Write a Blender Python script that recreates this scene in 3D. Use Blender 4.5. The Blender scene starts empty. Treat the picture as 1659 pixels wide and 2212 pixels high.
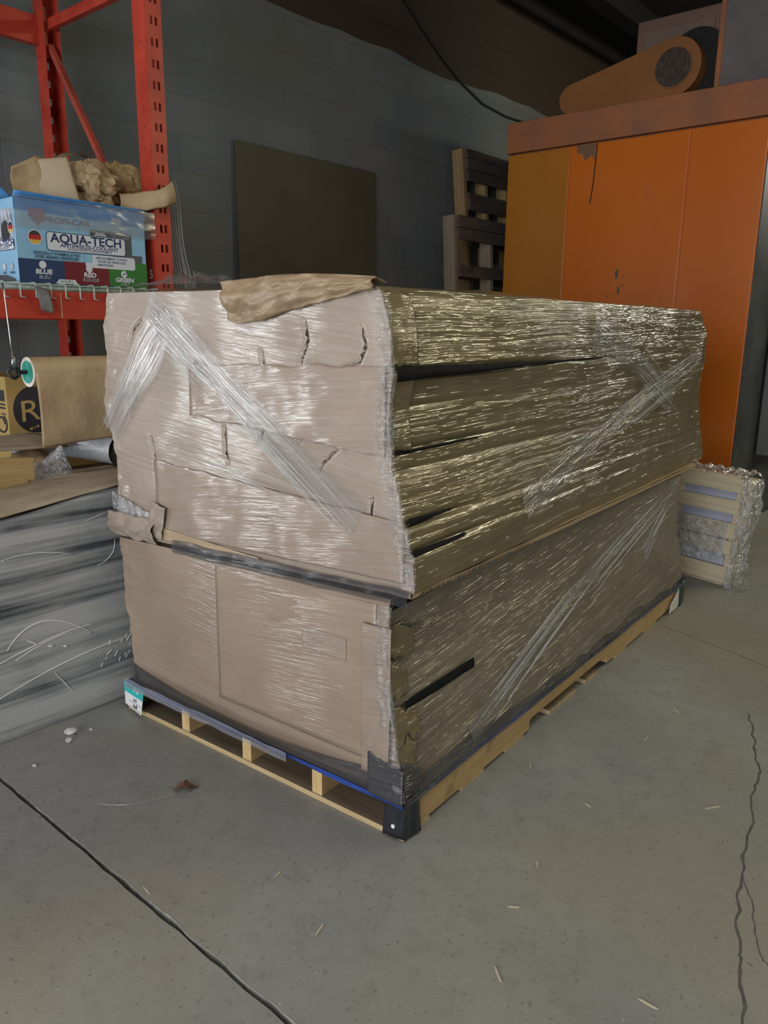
import bpy, bmesh, math, random
from mathutils import Vector, Matrix, noise
random.seed(7)
PI = math.pi
C = bpy.context.scene.collection
S = bpy.context.scene

# ------------------------------------------------------------------ camera
cd = bpy.data.cameras.new('camera'); cam = bpy.data.objects.new('camera', cd); C.objects.link(cam)
cr, cu, cf = Vector((0.653, -0.7573, 0.0135)), Vector((0.1655, 0.1601, 0.9731)), Vector((0.7391, 0.6332, -0.2299))
cam.matrix_world = Matrix(((cr.x, cu.x, -cf.x, -1.4384), (cr.y, cu.y, -cf.y, -1.1467), (cr.z, cu.z, -cf.z, 1.3453), (0, 0, 0, 1)))
cd.sensor_fit = 'HORIZONTAL'; cd.sensor_width = 36; cd.lens = 36.57; cd.clip_start = .02
S.camera = cam
# ------------------------------------------------------------------ light
w = bpy.data.worlds.new('world'); S.world = w; w.use_nodes = True
w.node_tree.nodes['Background'].inputs[0].default_value = (.75, .86, 1, 1)
w.node_tree.nodes['Background'].inputs[1].default_value = 1.0
def area(name, loc, aim, sx, sy, power, col):
    l = bpy.data.lights.new(name, 'AREA'); l.shape = 'RECTANGLE'; l.size = sx; l.size_y = sy; l.energy = power; l.color = col
    o = bpy.data.objects.new(name, l); C.objects.link(o); o.location = loc
    o.rotation_euler = (Vector(aim) - Vector(loc)).to_track_quat('-Z', 'Y').to_euler(); o['kind'] = 'helper'
    return o
area('daylight_side_door', (-2.45, 2.83, 1.15), (-2.45, 0, 1.05), 0.72, 1.8, 68, (.93, .97, 1))
area('daylight_dock_door', (-5.9, -1.6, 1.6), (0, -1.6, 1.3), 5.0, 2.9, 275, (.97, .985, 1))
area('overhead_fill', (-1.3, -1.3, 4.05), (-1.3, -1.25, 0), 2.6, .8, 50, (1, .985, .95))  # unseen overhead fill, added to brighten the floor
area('ceiling_lamp_warm', (5.6, -2.6, 4.0), (2.2, -.6, .6), 2.8, .3, 82, (1, .93, .60))
area('ceiling_lamp_far', (7.6, -1.35, 3.2), (2.2, -.1, .8), 1.5, .25, 26, (1, .97, .85))
S.view_settings.view_transform = 'Standard'; S.view_settings.look = 'None'
S.view_settings.exposure = 0.0; S.view_settings.gamma = 1; S.view_settings.use_curve_mapping = False

# ------------------------------------------------------------------ helpers
def tag(o, label=None, cat=None, group=None, kind=None):
    if label: o['label'] = label
    if cat: o['category'] = cat
    if group: o['group'] = group
    if kind: o['kind'] = kind
    return o
def empty(name, loc=(0, 0, 0), rz=0, label=None, cat=None, group=None, rot=None):
    o = bpy.data.objects.new(name, None); C.objects.link(o); o.location = loc
    o.rotation_euler = rot if rot else (0, 0, rz); o.empty_display_size = .1
    return tag(o, label, cat, group)
class MB:
    def __init__(s): s.v = []; s.f = []; s.m = []; s.uv = []
    def face(s, ids, m=0, uv=None): s.f.append(ids); s.m.append(m); s.uv.append(uv)
    def box(s, x0, x1, y0, y1, z0, z1, m=0, M=None):
        n = len(s.v)
        for p in ((x0,y0,z0),(x1,y0,z0),(x1,y1,z0),(x0,y1,z0),(x0,y0,z1),(x1,y0,z1),(x1,y1,z1),(x0,y1,z1)):
            s.v.append(M @ Vector(p) if M else Vector(p))
        for f in ((0,3,2,1),(4,5,6,7),(0,1,5,4),(1,2,6,5),(2,3,7,6),(3,0,4,7)): s.face([n+i for i in f], m)
        return s
    def grid(s, fn, nu, nv, m=0, uvf=None, flip=False):
        n = len(s.v); P = []
        for j in range(nv+1):
            for i in range(nu+1):
                s.v.append(Vector(fn(i/nu, j/nv))); P.append((i/nu, j/nv))
        for j in range(nv):
            for i in range(nu):
                q = [j*(nu+1)+i, j*(nu+1)+i+1, (j+1)*(nu+1)+i+1, (j+1)*(nu+1)+i]
                if flip: q = q[::-1]
                uv = [(uvf(*P[k]) if uvf else P[k]) for k in q]
                s.face([n+k for k in q], m, uv)
        return s
    def tube(s, pts, r, n=8, m=0, caps=True):
        pts = [Vector(p) for p in pts]; b = len(s.v); k = len(pts)
        R = r if callable(r) else (lambda t: r)
        up = Vector((0, 0, 1)); pa = None
        for i, p in enumerate(pts):
            d = (pts[min(i+1, k-1)] - pts[max(i-1, 0)]).normalized()
            a = (pa - d*pa.dot(d)) if pa else d.cross(up if abs(d.z) < .9 else Vector((1, 0, 0)))
            a.normalize(); pa = a; c = d.cross(a)
            for j in range(n):
                t = 2*PI*j/n; s.v.append(p + (a*math.cos(t) + c*math.sin(t))*R(i/max(1, k-1)))
        for i in range(k-1):
            for j in range(n):
                s.face([b+i*n+j, b+i*n+(j+1) % n, b+(i+1)*n+(j+1) % n, b+(i+1)*n+j], m)
        if caps:
            s.face([b+j for j in range(n)][::-1], m); s.face([b+(k-1)*n+j for j in range(n)], m)
        return s
    def prism(s, poly, o, a, b, d, m=0, caps=True):
        o, a, b, d = map(Vector, (o, a, b, d)); n = len(s.v); k = len(poly)
        for t in (0, 1):
            for p in poly: s.v.append(o + a*p[0] + b*p[1] + d*t)
        if caps: s.face(list(range(n, n+k))[::-1], m); s.face(list(range(n+k, n+2*k)), m)
        for i in range(k): s.face([n+i, n+(i+1) % k, n+k+(i+1) % k, n+k+i], m)
        return s
    def build(s, name, mats, parent=None, smooth=False, bevel=0, solid=0, sub=0):
        me = bpy.data.meshes.new(name); me.from_pydata([tuple(v) for v in s.v], [], s.f); me.update()
        mats = mats if isinstance(mats, (list, tuple)) else [mats]
        for x in mats: me.materials.append(x)
        ul = me.uv_layers.new(name='UVMap').data
        for p, m, uv in zip(me.polygons, s.m, s.uv):
            p.material_index = m; p.use_smooth = smooth
            if uv:
                for li, q in zip(p.loop_indices, uv): ul[li].uv = q
        o = bpy.data.objects.new(name, me); C.objects.link(o)
        if parent: o.parent = parent
        if solid: md = o.modifiers.new('solid', 'SOLIDIFY'); md.thickness = solid; md.offset = 0
        if bevel: md = o.modifiers.new('bevel', 'BEVEL'); md.width = bevel; md.segments = 2; md.limit_method = 'ANGLE'
        if sub: md = o.modifiers.new('sub', 'SUBSURF'); md.levels = sub; md.render_levels = sub
        bm = bmesh.new(); bm.from_mesh(me)
        if not any(f for f in s.uv):
            bmesh.ops.recalc_face_normals(bm, faces=bm.faces); bm.to_mesh(me)
        bm.free()
        return o
def nz(x, y, z, k=1.0): return noise.noise(Vector((x*k, y*k, z*k)))
def fb(p, k, o=3):
    a = 1; t = 0
    for i in range(o): t += a*noise.noise(Vector(p)*k + Vector((i*7.3, 0, 0))); k *= 2.1; a *= .5
    return t
def lerp(a, b, t): return a + (b-a)*t
def tab(T, x):
    if x <= T[0][0]: return T[0][1]
    for (a, b), (c, d) in zip(T, T[1:]):
        if x <= c: return b + (d-b)*(x-a)/(c-a)
    return T[-1][1]
def sstep(a, b, x):
    t = max(0, min(1, (x-a)/(b-a))); return t*t*(3-2*t)

# ------------------------------------------------------------------ materials
class NT:
    def __init__(s, name):
        s.mat = bpy.data.materials.new(name); s.mat.use_nodes = True; s.t = s.mat.node_tree; s.t.nodes.clear()
        s.out = s.t.nodes.new('ShaderNodeOutputMaterial')
    def n(s, typ, **k):
        o = s.t.nodes.new('ShaderNode' + typ)
        for a, b in k.items(): setattr(o, a, b)
        return o
    def l(s, a, b): s.t.links.new(a, b)
    def coord(s, kind, scale=(1, 1, 1), rot=(0, 0, 0), loc=(0, 0, 0)):
        c = s.n('TexCoord'); m = s.n('Mapping'); s.l(c.outputs[kind], m.inputs[0])
        m.inputs['Scale'].default_value = scale; m.inputs['Rotation'].default_value = rot; m.inputs['Location'].default_value = loc
        return m.outputs[0]
    def noise(s, vec, scale, detail=4, rough=.55, dist=0):
        o = s.n('TexNoise'); s.l(vec, o.inputs['Vector']); o.inputs['Scale'].default_value = scale
        o.inputs['Detail'].default_value = detail; o.inputs['Roughness'].default_value = rough; o.inputs['Distortion'].default_value = dist
        return o.outputs['Fac']
    def ramp(s, fac, stops):
        r = s.n('ValToRGB'); s.l(fac, r.inputs[0]); e = r.color_ramp.elements
        while len(e) < len(stops): e.new(.5)
        for x, (p, c) in zip(e, stops):
            x.position = p; x.color = (*c, 1) if len(c) == 3 else c
        return r.outputs[0]
    def mix(s, fac, a, b, blend='MIX'):
        m = s.n('Mix', data_type='RGBA', blend_type=blend)
        for sock, v in ((m.inputs[0], fac), (m.inputs[6], a), (m.inputs[7], b)):
            if hasattr(v, 'node'): s.l(v, sock)
            elif isinstance(v, (int, float)): sock.default_value = v
            else: sock.default_value = (*v, 1)
        return m.outputs[2]
    def math(s, op, a, b=0, clamp=False):
        m = s.n('Math', operation=op, use_clamp=clamp)
        for sock, v in ((m.inputs[0], a), (m.inputs[1], b)):
            if hasattr(v, 'node'): s.l(v, sock)
            else: sock.default_value = v
        return m.outputs[0]
    def bump(s, h, strength, dist, normal=None):
        b = s.n('Bump'); s.l(h, b.inputs['Height']); b.inputs['Strength'].default_value = strength; b.inputs['Distance'].default_value = dist
        if normal: s.l(normal, b.inputs['Normal'])
        return b.outputs[0]
    def pbr(s, base, rough=.6, metal=0, normal=None, **k):
        p = s.n('BsdfPrincipled')
        def st(nm, v):
            if hasattr(v, 'node'): s.l(v, p.inputs[nm])
            elif isinstance(v, (int, float)): p.inputs[nm].default_value = v
            else: p.inputs[nm].default_value = (*v, 1)
        st('Base Color', base); st('Roughness', rough); st('Metallic', metal)
        if normal: s.l(normal, p.inputs['Normal'])
        for a, b in k.items(): st(a.replace('_', ' '), b)
        return p
    def done(s, p):
        s.l(p.outputs[0], s.out.inputs[0]); return s.mat

def simple(name, c1, c2=None, scale=6, rough=.6, metal=0, bump=0, bscale=40, stretch=(1, 1, 1), bd=.002, coord='Object', lo=.35, hi=.65, **k):
    t = NT(name); v = t.coord(coord, stretch)
    col = t.ramp(t.noise(v, scale, 6), [(lo, c1), (hi, c2 or c1)])
    nrm = t.bump(t.noise(v, bscale, 4), bump, bd) if bump else None
    return t.done(t.pbr(col, rough, metal, nrm, **k))

def streak_film(name, c1, c2, haze=.18, slant=0.0, fu=1.4, fv=70, strength=.75, crough=.1, hazecol=(.62, .6, .62), bump=.12):
    """brown paper seen through tight stretch film: paper below, a clear coat of drawn ridges above (UV in metres: along, up)"""
    t = NT(name); uv = t.coord('UV')
    wob = t.noise(uv, 1.6, 1)
    sep = t.n('SeparateXYZ'); t.l(uv, sep.inputs[0])
    v2 = t.math('ADD', t.math('ADD', sep.outputs[1], t.math('MULTIPLY', sep.outputs[0], slant)), t.math('MULTIPLY', wob, .035))
    cb = t.n('CombineXYZ'); t.l(t.math('MULTIPLY', sep.outputs[0], fu), cb.inputs[0]); t.l(t.math('MULTIPLY', v2, fv), cb.inputs[1])
    n1 = t.noise(cb.outputs[0], 1.0, 3, .6)
    cb2 = t.n('CombineXYZ'); t.l(t.math('MULTIPLY', sep.outputs[0], fu*4), cb2.inputs[0]); t.l(t.math('MULTIPLY', v2, fv*2.6), cb2.inputs[1])
    n2 = t.noise(cb2.outputs[0], 1.0, 2, .5)
    h = t.math('ADD', n1, t.math('MULTIPLY', n2, .45))
    cn = t.bump(h, strength, .0085)
    big = t.noise(uv, 5, 6, .6)
    base = t.ramp(big, [(.3, c1), (.7, c2)])
    fib = t.noise(t.coord('UV', (6, 160, 1)), 1, 2)
    base = t.mix(t.math('MULTIPLY', fib, .25), base, tuple(x*.72 for x in c1))
    hz = t.math('MULTIPLY', t.ramp(n1, [(.35, (.45, .45, .45)), (.75, (1.5, 1.5, 1.5))]), haze)
    base = t.mix(hz, base, hazecol)
    bn = t.bump(t.noise(uv, 26, 5, .6), bump, .01)
    p = t.pbr(base, .62, 0, bn, Coat_Weight=1.0, Coat_Roughness=crough, Coat_IOR=1.55)
    t.l(cn, p.inputs['Coat Normal'])
    return t.done(p)
def clear_film(name, alpha=.16, fu=1.2, fv=120, rough=.12, col=(.8, .8, .82), strength=.8, crinkle=False, fade=False, fmax=.3):
    t = NT(name); uv = t.coord('UV', (fu, fv, 1)) if not crinkle else t.coord('Object', (1, 1, 1))
    n1 = t.noise(uv, 1 if not crinkle else 38, 3, .6, .0 if not crinkle else .8)
    nr = t.bump(n1, strength, .01 if not crinkle else .02)
    tr = t.n('BsdfTransparent'); df = t.n('BsdfDiffuse'); gl = t.n('BsdfGlossy'); m1 = t.n('MixShader'); ms = t.n('MixShader')
    df.inputs[0].default_value = (*col, 1); gl.inputs['Roughness'].default_value = rough; t.l(nr, gl.inputs['Normal']); t.l(nr, df.inputs['Normal'])
    fr = t.n('Fresnel'); fr.inputs[0].default_value = 1.55; t.l(nr, fr.inputs['Normal'])
    a = t.math('MULTIPLY', t.ramp(n1, [(.4, (.5, .5, .5)), (.72, (2.2, 2.2, 2.2))]), alpha, True)
    t.l(a, m1.inputs[0]); t.l(tr.outputs[0], m1.inputs[1]); t.l(df.outputs[0], m1.inputs[2])
    ff_ = t.math('MINIMUM', t.math('MULTIPLY', fr.outputs[0], 1.3), fmax)
    if fade:
        e = t.n('SeparateXYZ'); t.l(t.coord('UV'), e.inputs[0])
        k = t.math('MULTIPLY', t.math('MULTIPLY', e.outputs[1], t.math('SUBTRACT', 1, e.outputs[1])), 4)
        k = t.math('SUBTRACT', t.math('MULTIPLY', k, 1.5), t.math('MULTIPLY', n1, .45), True)
        a = t.math('MULTIPLY', a, k); ff_ = t.math('MULTIPLY', ff_, k); t.l(a, m1.inputs[0])
    t.l(ff_, ms.inputs[0]); t.l(m1.outputs[0], ms.inputs[1]); t.l(gl.outputs[0], ms.inputs[2])
    t.l(ms.outputs[0], t.out.inputs[0]); return t.mat

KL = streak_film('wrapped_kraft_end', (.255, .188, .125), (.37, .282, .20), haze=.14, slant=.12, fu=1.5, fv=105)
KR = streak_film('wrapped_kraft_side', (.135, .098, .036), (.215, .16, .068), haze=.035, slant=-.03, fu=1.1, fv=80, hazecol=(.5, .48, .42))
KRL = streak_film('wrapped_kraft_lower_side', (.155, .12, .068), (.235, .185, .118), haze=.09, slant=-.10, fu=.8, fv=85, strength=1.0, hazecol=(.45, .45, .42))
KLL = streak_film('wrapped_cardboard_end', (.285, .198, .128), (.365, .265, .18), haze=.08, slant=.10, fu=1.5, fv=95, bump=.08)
FILM = clear_film('stretch_film_band', .16, 1.0, 20, rough=.1, col=(.66, .65, .66), strength=.6, fade=True, fmax=.22)
FILMD = clear_film('stretch_film_loose', .12, 3, 40, col=(.55, .55, .58))
BUB = clear_film('bubble_film', .34, crinkle=True, rough=.12, col=(.84, .85, .88), strength=1, fmax=.5)
PLAS = simple('glint_strand_plastic', (.75, .75, .74), rough=.15, Transmission_Weight=.3)  # film folds; their white colour stands in for specular glints
KRAFT = simple('kraft_paper', (.40, .28, .155), (.52, .38, .22), 9, .75, bump=.3, bscale=30, bd=.01)
KRAFTC = simple('crumpled_kraft', (.33, .225, .12), (.46, .33, .19), 9, .75, bump=.6, bscale=22, bd=.02)
CARD = simple('cardboard', (.37, .26, .14), (.46, .33, .19), 5, .8, bump=.15, bscale=60, stretch=(1, 6, 1))
CARDG = simple('dusty_cardboard', (.34, .27, .18), (.46, .37, .25), 7, .85, bump=.2, bscale=40, stretch=(1, 4, 1))
EDGE = simple('cardboard_edge', (.50, .40, .26), (.30, .2, .1), 80, .9)
TAPEB = simple('brown_tape', (.25, .17, .09), (.32, .23, .13), 20, .35, Coat_Weight=.5)
BLACKP = simple('black_plastic', (.012, .013, .017), (.03, .032, .04), 10, .35, bump=.2, bscale=12, bd=.01)
BLACKF = simple('black_foam', (.008, .008, .009), (.015, .015, .017), 20, .8, Specular_IOR_Level=.12)
BLUEP = simple('blue_plastic', (.012, .02, .07), (.03, .075, .32), 5, .3, bump=.3, bscale=20, bd=.01)
WHITEP = simple('white_paper', (.72, .74, .74), (.8, .82, .82), 5, .6)
TEAL = simple('teal_ink', (.02, .42, .42), (.03, .48, .47), 5, .6)
INK = simple('dark_ink', (.03, .03, .035), rough=.6)
def wood(name, a, b, axis=0, rough=.75):
    st = [14, 14, 14]; st[axis] = .9
    t = NT(name); v = t.coord('Object', st); n = t.noise(v, 2.2, 6, .6, .6)
    kn = t.noise(t.coord('Object'), 7, 2)
    col = t.mix(t.ramp(kn, [(.62, (0, 0, 0)), (.75, (.5, .5, .5))]), t.ramp(n, [(.3, a), (.7, b)]), tuple(x*.5 for x in a))
    return t.done(t.pbr(col, rough, 0, t.bump(n, .3, .004)))
PINE = wood('pine_along', (.43, .27, .115), (.60, .42, .21))
PINEY = wood('pine_across', (.44, .31, .15), (.62, .48, .27), 1)
PINEOLD_SHADED = wood('stained_shaded_board_top', (.13, .098, .065), (.23, .175, .115), 1)  # stain plus the shade inside the pallet, both put into the colour
PINEEND = simple('pine_end_grain', (.58, .38, .17), (.72, .52, .27), 14, .8, stretch=(1, 3, 1))
PALEX = wood('pale_pine', (.55, .46, .30), (.72, .63, .45), 1)
OLDW = wood('old_pallet_wood_vertical', (.27, .175, .075), (.40, .27, .125), 2)
OLDB = wood('grey_pallet_board', (.065, .05, .04), (.12, .10, .085), 0)
RED = simple('red_rack_paint', (.40, .035, .02), (.52, .06, .032), 9, .42, bump=.1, bscale=40)
REDD = simple('dusty_red_paint', (.33, .06, .045), (.46, .07, .04), 8, .55)
GREENW = simple('coated_wire', (.35, .47, .43), (.5, .6, .57), 30, .4)
STEEL = simple('steel', (.45, .45, .46), (.6, .6, .6), 20, .3, 1)
GREYC = simple('grey_cable', (.3, .31, .32), rough=.4)
BLK = simple('black_rubber', (.015, .015, .015), rough=.5)

# ------------------------------------------------------------------ setting
def wall_mat():
    t = NT('painted_block_wall'); v = t.coord('Object')
    sx = t.n('SeparateXYZ'); t.l(v, sx.inputs[0]); cb = t.n('CombineXYZ')
    t.l(t.math('ADD', sx.outputs[0], t.math('MULTIPLY', sx.outputs[1], 1)), cb.inputs[0]); t.l(t.math('ADD', sx.outputs[2], -.158), cb.inputs[1])
    b = t.n('TexBrick'); t.l(cb.outputs[0], b.inputs[0]); b.inputs['Scale'].default_value = 1; b.offset = .5
    b.inputs['Brick Width'].default_value = .4064; b.inputs['Row Height'].default_value = .2035; b.inputs['Mortar Size'].default_value = .0036
    b.inputs['Mortar Smooth'].default_value = .4
    b.inputs['Color1'].default_value = (.145, .170, .185, 1); b.inputs['Color2'].default_value = (.18, .196, .20, 1); b.inputs['Mortar'].default_value = (.19, .195, .185, 1)
    pa = t.noise(v, 1.3, 5)
    c = t.mix(t.ramp(pa, [(.35, (0, 0, 0)), (.7, (.6, .6, .6))]), b.outputs[0], (.14, .14, .115))
    up = t.ramp(t.math('ADD', sx.outputs[2], t.math('MULTIPLY', t.noise(v, 2.0, 2), .12)), [(0, (0, 0, 0)), (1, (1, 1, 1))])
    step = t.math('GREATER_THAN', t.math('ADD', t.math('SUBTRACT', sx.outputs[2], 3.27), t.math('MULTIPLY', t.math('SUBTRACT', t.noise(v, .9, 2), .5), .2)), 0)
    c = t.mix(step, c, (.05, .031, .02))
    h = t.math('ADD', t.math('MULTIPLY', b.outputs[1], -1), t.math('MULTIPLY', t.noise(v, 60, 4), .25))
    return t.done(t.pbr(c, .75, 0, t.bump(h, .7, .006)))
def floor_mat():
    t = NT('worn_concrete'); v = t.coord('Object')
    a = t.noise(v, 1.1, 8, .62); b = t.noise(v, 14, 6, .65); s = t.noise(v, 55, 3, .6)
    c = t.ramp(a, [(.32, (.215, .216, .205)), (.68, (.315, .310, .288))])
    c = t.mix(t.ramp(b, [(.3, (.7, .7, .7)), (.5, (0, 0, 0))]), c, (.205, .20, .188))
    st = t.noise(v, .75, 3, .5, .4)
    c = t.mix(t.ramp(st, [(.47, (0, 0, 0)), (.66, (.7, .7, .7))]), c, (.29, .262, .19))
    pit = t.ramp(t.noise(v, 62, 5, .7), [(.31, (1, 1, 1)), (.375, (0, 0, 0))])
    c = t.mix(pit, c, (.13, .127, .118))
    fl = t.ramp(t.noise(v, 70, 2, .5), [(.70, (0, 0, 0)), (.76, (.9, .9, .9))])
    c = t.mix(fl, c, (.42, .40, .36))
    fl2 = t.ramp(t.noise(v, 58, 2, .5, .6), [(.655, (0, 0, 0)), (.70, (.6, .6, .6))]); c = t.mix(fl2, c, (.16, .155, .14))
    r = t.ramp(a, [(.3, (.42, .42, .42)), (.7, (.6, .6, .6))])
    h = t.math('SUBTRACT', t.math('ADD', t.math('MULTIPLY', b, .5), t.math('MULTIPLY', s, .25)), t.math('MULTIPLY', pit, .5))
    return t.done(t.pbr(c, r, 0, t.bump(h, .35, .006)))
WALL, FLOOR = wall_mat(), floor_mat()
DARKW = simple('dark_ceiling_paint', (.011, .010, .009), (.02, .018, .015), 2, .9)
GROOVE = simple('joint_dirt', (.07, .068, .06), (.13, .125, .11), 30, .9)
# floor with a saw-cut joint at x = -0.585
b = MB()
ys = [-7 + i*.02 for i in range(int(9.85/.02)+1)]
jl = [-.591 + .004*fb((0, y, 0), 9, 3) for y in ys]; jr = [-.580 + .005*fb((3, y, 0), 11, 3) for y in ys]
def strip(xa, xb, za, zb, m):
    n = len(b.v)
    for i, y in enumerate(ys):
        b.v.append(Vector((xa[i] if isinstance(xa, list) else xa, y, za))); b.v.append(Vector((xb[i] if isinstance(xb, list) else xb, y, zb)))
    for i in range(len(ys)-1): b.face([n+2*i, n+2*i+1, n+2*i+3, n+2*i+2], m)
jm = [(p+q)/2 for p, q in zip(jl, jr)]
strip(-7, jl, 0, 0, 0); strip(jl, jm, 0, -.012, 1); strip(jm, jr, -.012, 0, 1); jq = [x+.0008+.007*abs(nz(x, y, 4, 31)) for x, y in zip(jr, ys)]
strip(jr, jq, 0, .0004, 2); strip(jq, 9, 0, 0, 0)
b.box(-7, 9, -7, 2.85, -.1, -.05, 0)
floor = tag(b.build('floor', [FLOOR, GROOVE, simple('chipped_joint_edge', (.30, .295, .27), (.46, .45, .42), 60, .9)]), kind='structure')
def crack(pts, w0, name='crack'):
    b = MB(); P = []
    for a, c in zip(pts, pts[1:]):
        a, c = Vector(a), Vector(c); k = max(2, int((c-a).length/.012))
        for i in range(k): P.append(a.lerp(c, i/k))
    P = [p + Vector((nz(p.x, p.y, 1, 14)*.022 + nz(p.x, p.y, 5, 60)*.008, nz(p.x, p.y, 3, 16)*.016, 0)) for p in P]
    for i, p in enumerate(P):
        d = (P[min(i+1, len(P)-1)]-P[max(i-1, 0)]).normalized(); s = Vector((-d.y, d.x, 0))
        ww = w0*(.5+.9*abs(nz(p.x, p.y, 9, 25)))
        b.v += [p + s*ww + Vector((0, 0, .0006)), p - s*ww + Vector((0, 0, .0006))]
    for i in range(len(P)-1): b.face([2*i, 2*i+1, 2*i+3, 2*i+2])
    return tag(b.build(name, GROOVE, floor), kind='structure')
crack([(1.40, -.47, 0), (1.37, -.486, 0), (1.063, -.603, 0), (.8, -.66, 0), (.556, -.711, 0), (.344, -.752, 0), (.173, -.814, 0), (.017, -.87, 0), (-.3, -1.0, 0)], .0045)
crack([(2.045, .104, 0), (1.96, -.15, 0), (1.884, -.407, 0), (1.8, -.7, 0)], .0018)
crack([(.47, -.735, 0), (.25, -.83, 0), (.1, -.93, 0)], .002)

b = MB()
b.box(-7, -3.1, 2.85, 3.05, 0, 5); b.box(-1.4, 9, 2.85, 3.05, 0, 5); b.box(-3.1, -1.4, 2.85, 3.05, 2.65, 5); b.box(-3.1, -1.4, 2.85, 3.05, 0, .25)
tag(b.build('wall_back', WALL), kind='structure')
tag(MB().box(9, 9.2, -7, 3.05, 0, 5).build('wall_right', DARKW), kind='structure')
tag(MB().box(-7, 9, -7.2, -7, 0, 5).build('wall_front', DARKW), kind='structure')
b = MB(); b.box(-7.2, -7, .9, 3.05, 0, 5); b.box(-7.2, -7, -7, -4.2, 0, 5); b.box(-7.2, -7, -4.2, .9, 3.1, 5)
tag(b.build('wall_left', WALL), kind='structure')
tag(MB().box(-7.2, 9.2, -7.2, 3.05, 4.15, 4.3).build('ceiling', DARKW), kind='structure')
b = MB(); b.tube([(-6.9, 2.74, 3.99), (8.9, 2.74, 3.99)], .05, 12)
tag(b.build('trim_pipe', DARKW), kind='structure')
tag(MB().box(-7, 9, 2.2, 2.36, 3.98, 4.15).build('ceiling_beam', simple('black_beam_paint', (.008, .0075, .007), rough=.9)), kind='structure')

# ------------------------------------------------------------------ pallet (frame turned 3.7 degrees from the room)
PR = math.radians(3.684)
pal = empty('wooden_pallet', (0, 0, 0), PR, 'long new pine pallet on the concrete carrying the film-wrapped load', 'pallet')
W, L = 1.219, 2.43
ZB, ZS = .017, .094
def stringer(yc):
    w2 = .019; b = MB()
    def arch(x0, x1):
        r = []
        for i in range(9):
            t = i/8; r.append((x0 + (x1-x0)*(.5-.5*math.cos(PI*t)) if 0 else x0+(x1-x0)*t, ZB + .036*min(1, math.sin(PI*t)*2.6)))
        return r
    poly = [(0.004, ZB), (.735, ZB), (.738, .045), (.752, .053), (1.40, .053), (1.428, .045), (1.432, ZB), (L-.004, ZB), (L-.004, ZS), (.004, ZS)]
    b.prism(poly, (0, yc-w2, 0), (1, 0, 0), (0, 0, 1), (0, 2*w2, 0))
    for i, f in enumerate(b.f):
        cx_ = sum(b.v[k].x for k in f)/len(f)
        if cx_ < .01 or cx_ > L-.01: b.m[i] = 1
    return b.build('stringer', [PINE, PINEEND], pal)
for k in range(5): stringer(.02 + (W-.04)*k/4)
for x0, x1 in ((0, .125), (.299, .434), (.576, .70), (.901, 1.127), (1.22, 1.34), (1.53, 1.665), (1.90, 2.05), (2.3, L)):
    b = MB().box(x0, x1, .0 if x0 == 0 else .003, W, 0, ZB); b.m[1] = 1; b.build('bottom_board', [PINEY, PINEOLD_SHADED], pal, bevel=.001)
for i in range(14):
    x0 = i*(L-.14)/13
    MB().box(x0, x0+.14, 0, W, ZS, .107).build('top_board', PINEY, pal, bevel=.001)
# corner guards of black plastic and stapled labels
def corner_guard(cx, cy, sx, sy, z0, z1, w, nm, mat):
    b = MB(); o = .006
    def fn(u, v):
        t = (u-.5)*2
        z = lerp(z0, z1, v); fl = .010*(1-v)*(1-v)*abs(t) + .004*nz(t*2, z*9, cx, 1.5)
        a = abs(t)*w
        rr = .012
        if t < 0: return (cx - sx*(o+fl) , cy + sy*max(a-rr, 0) - sy*o*(1 if a < rr else 0), z)
        return (cx + sx*max(a-rr, 0) - sx*o*(1 if a < rr else 0), cy - sy*(o+fl), z)
    b.grid(fn, 24, 10)
    return b.build(nm, mat, pal, smooth=True, solid=.0015)
g = corner_guard(0, 0, 1, 1, .010, .135, .072, 'corner_guard', BLACKP)
b = MB(); b.prism([(.006*math.cos(a*PI/6), .006*math.sin(a*PI/6)) for a in range(12)], (-.010, .028, .042), (0, 1, 0), (0, 0, 1), (-.003, 0, 0)); b.build('staple_button', simple('white_button', (.8, .8, .8), rough=.3), g)
corner_guard(L, 0, -1, 1, .0, .135, .085, 'corner_guard', BLACKP)
def curve_text(txt, size, mat=None, bold=0.0, sx=1.0, align='CENTER'):
    cu_ = bpy.data.curves.new('txt', 'FONT'); cu_.body = txt; cu_.size = size; cu_.offset = bold; cu_.align_x = align; cu_.align_y = 'CENTER'; cu_.resolution_u = 3
    o = bpy.data.objects.new('txt', cu_); C.objects.link(o)
    dg = bpy.context.evaluated_depsgraph_get(); dg.update()
    me = o.evaluated_get(dg).to_mesh()
    V = [(v.co.x*sx, v.co.y) for v in me.vertices]; F = [list(p.vertices) for p in me.polygons]
    o.evaluated_get(dg).to_mesh_clear(); bpy.data.objects.remove(o); bpy.data.curves.remove(cu_)
    return V, F
def put_text(b, txt, size, place, m, bold=0.0, sx=1.0, align='CENTER'):
    V, F = curve_text(txt, size, None, bold, sx, align); n = len(b.v)
    for x, y in V: b.v.append(Vector(place(x, y)))
    for f in F: b.face([n+i for i in f], m)
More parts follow.
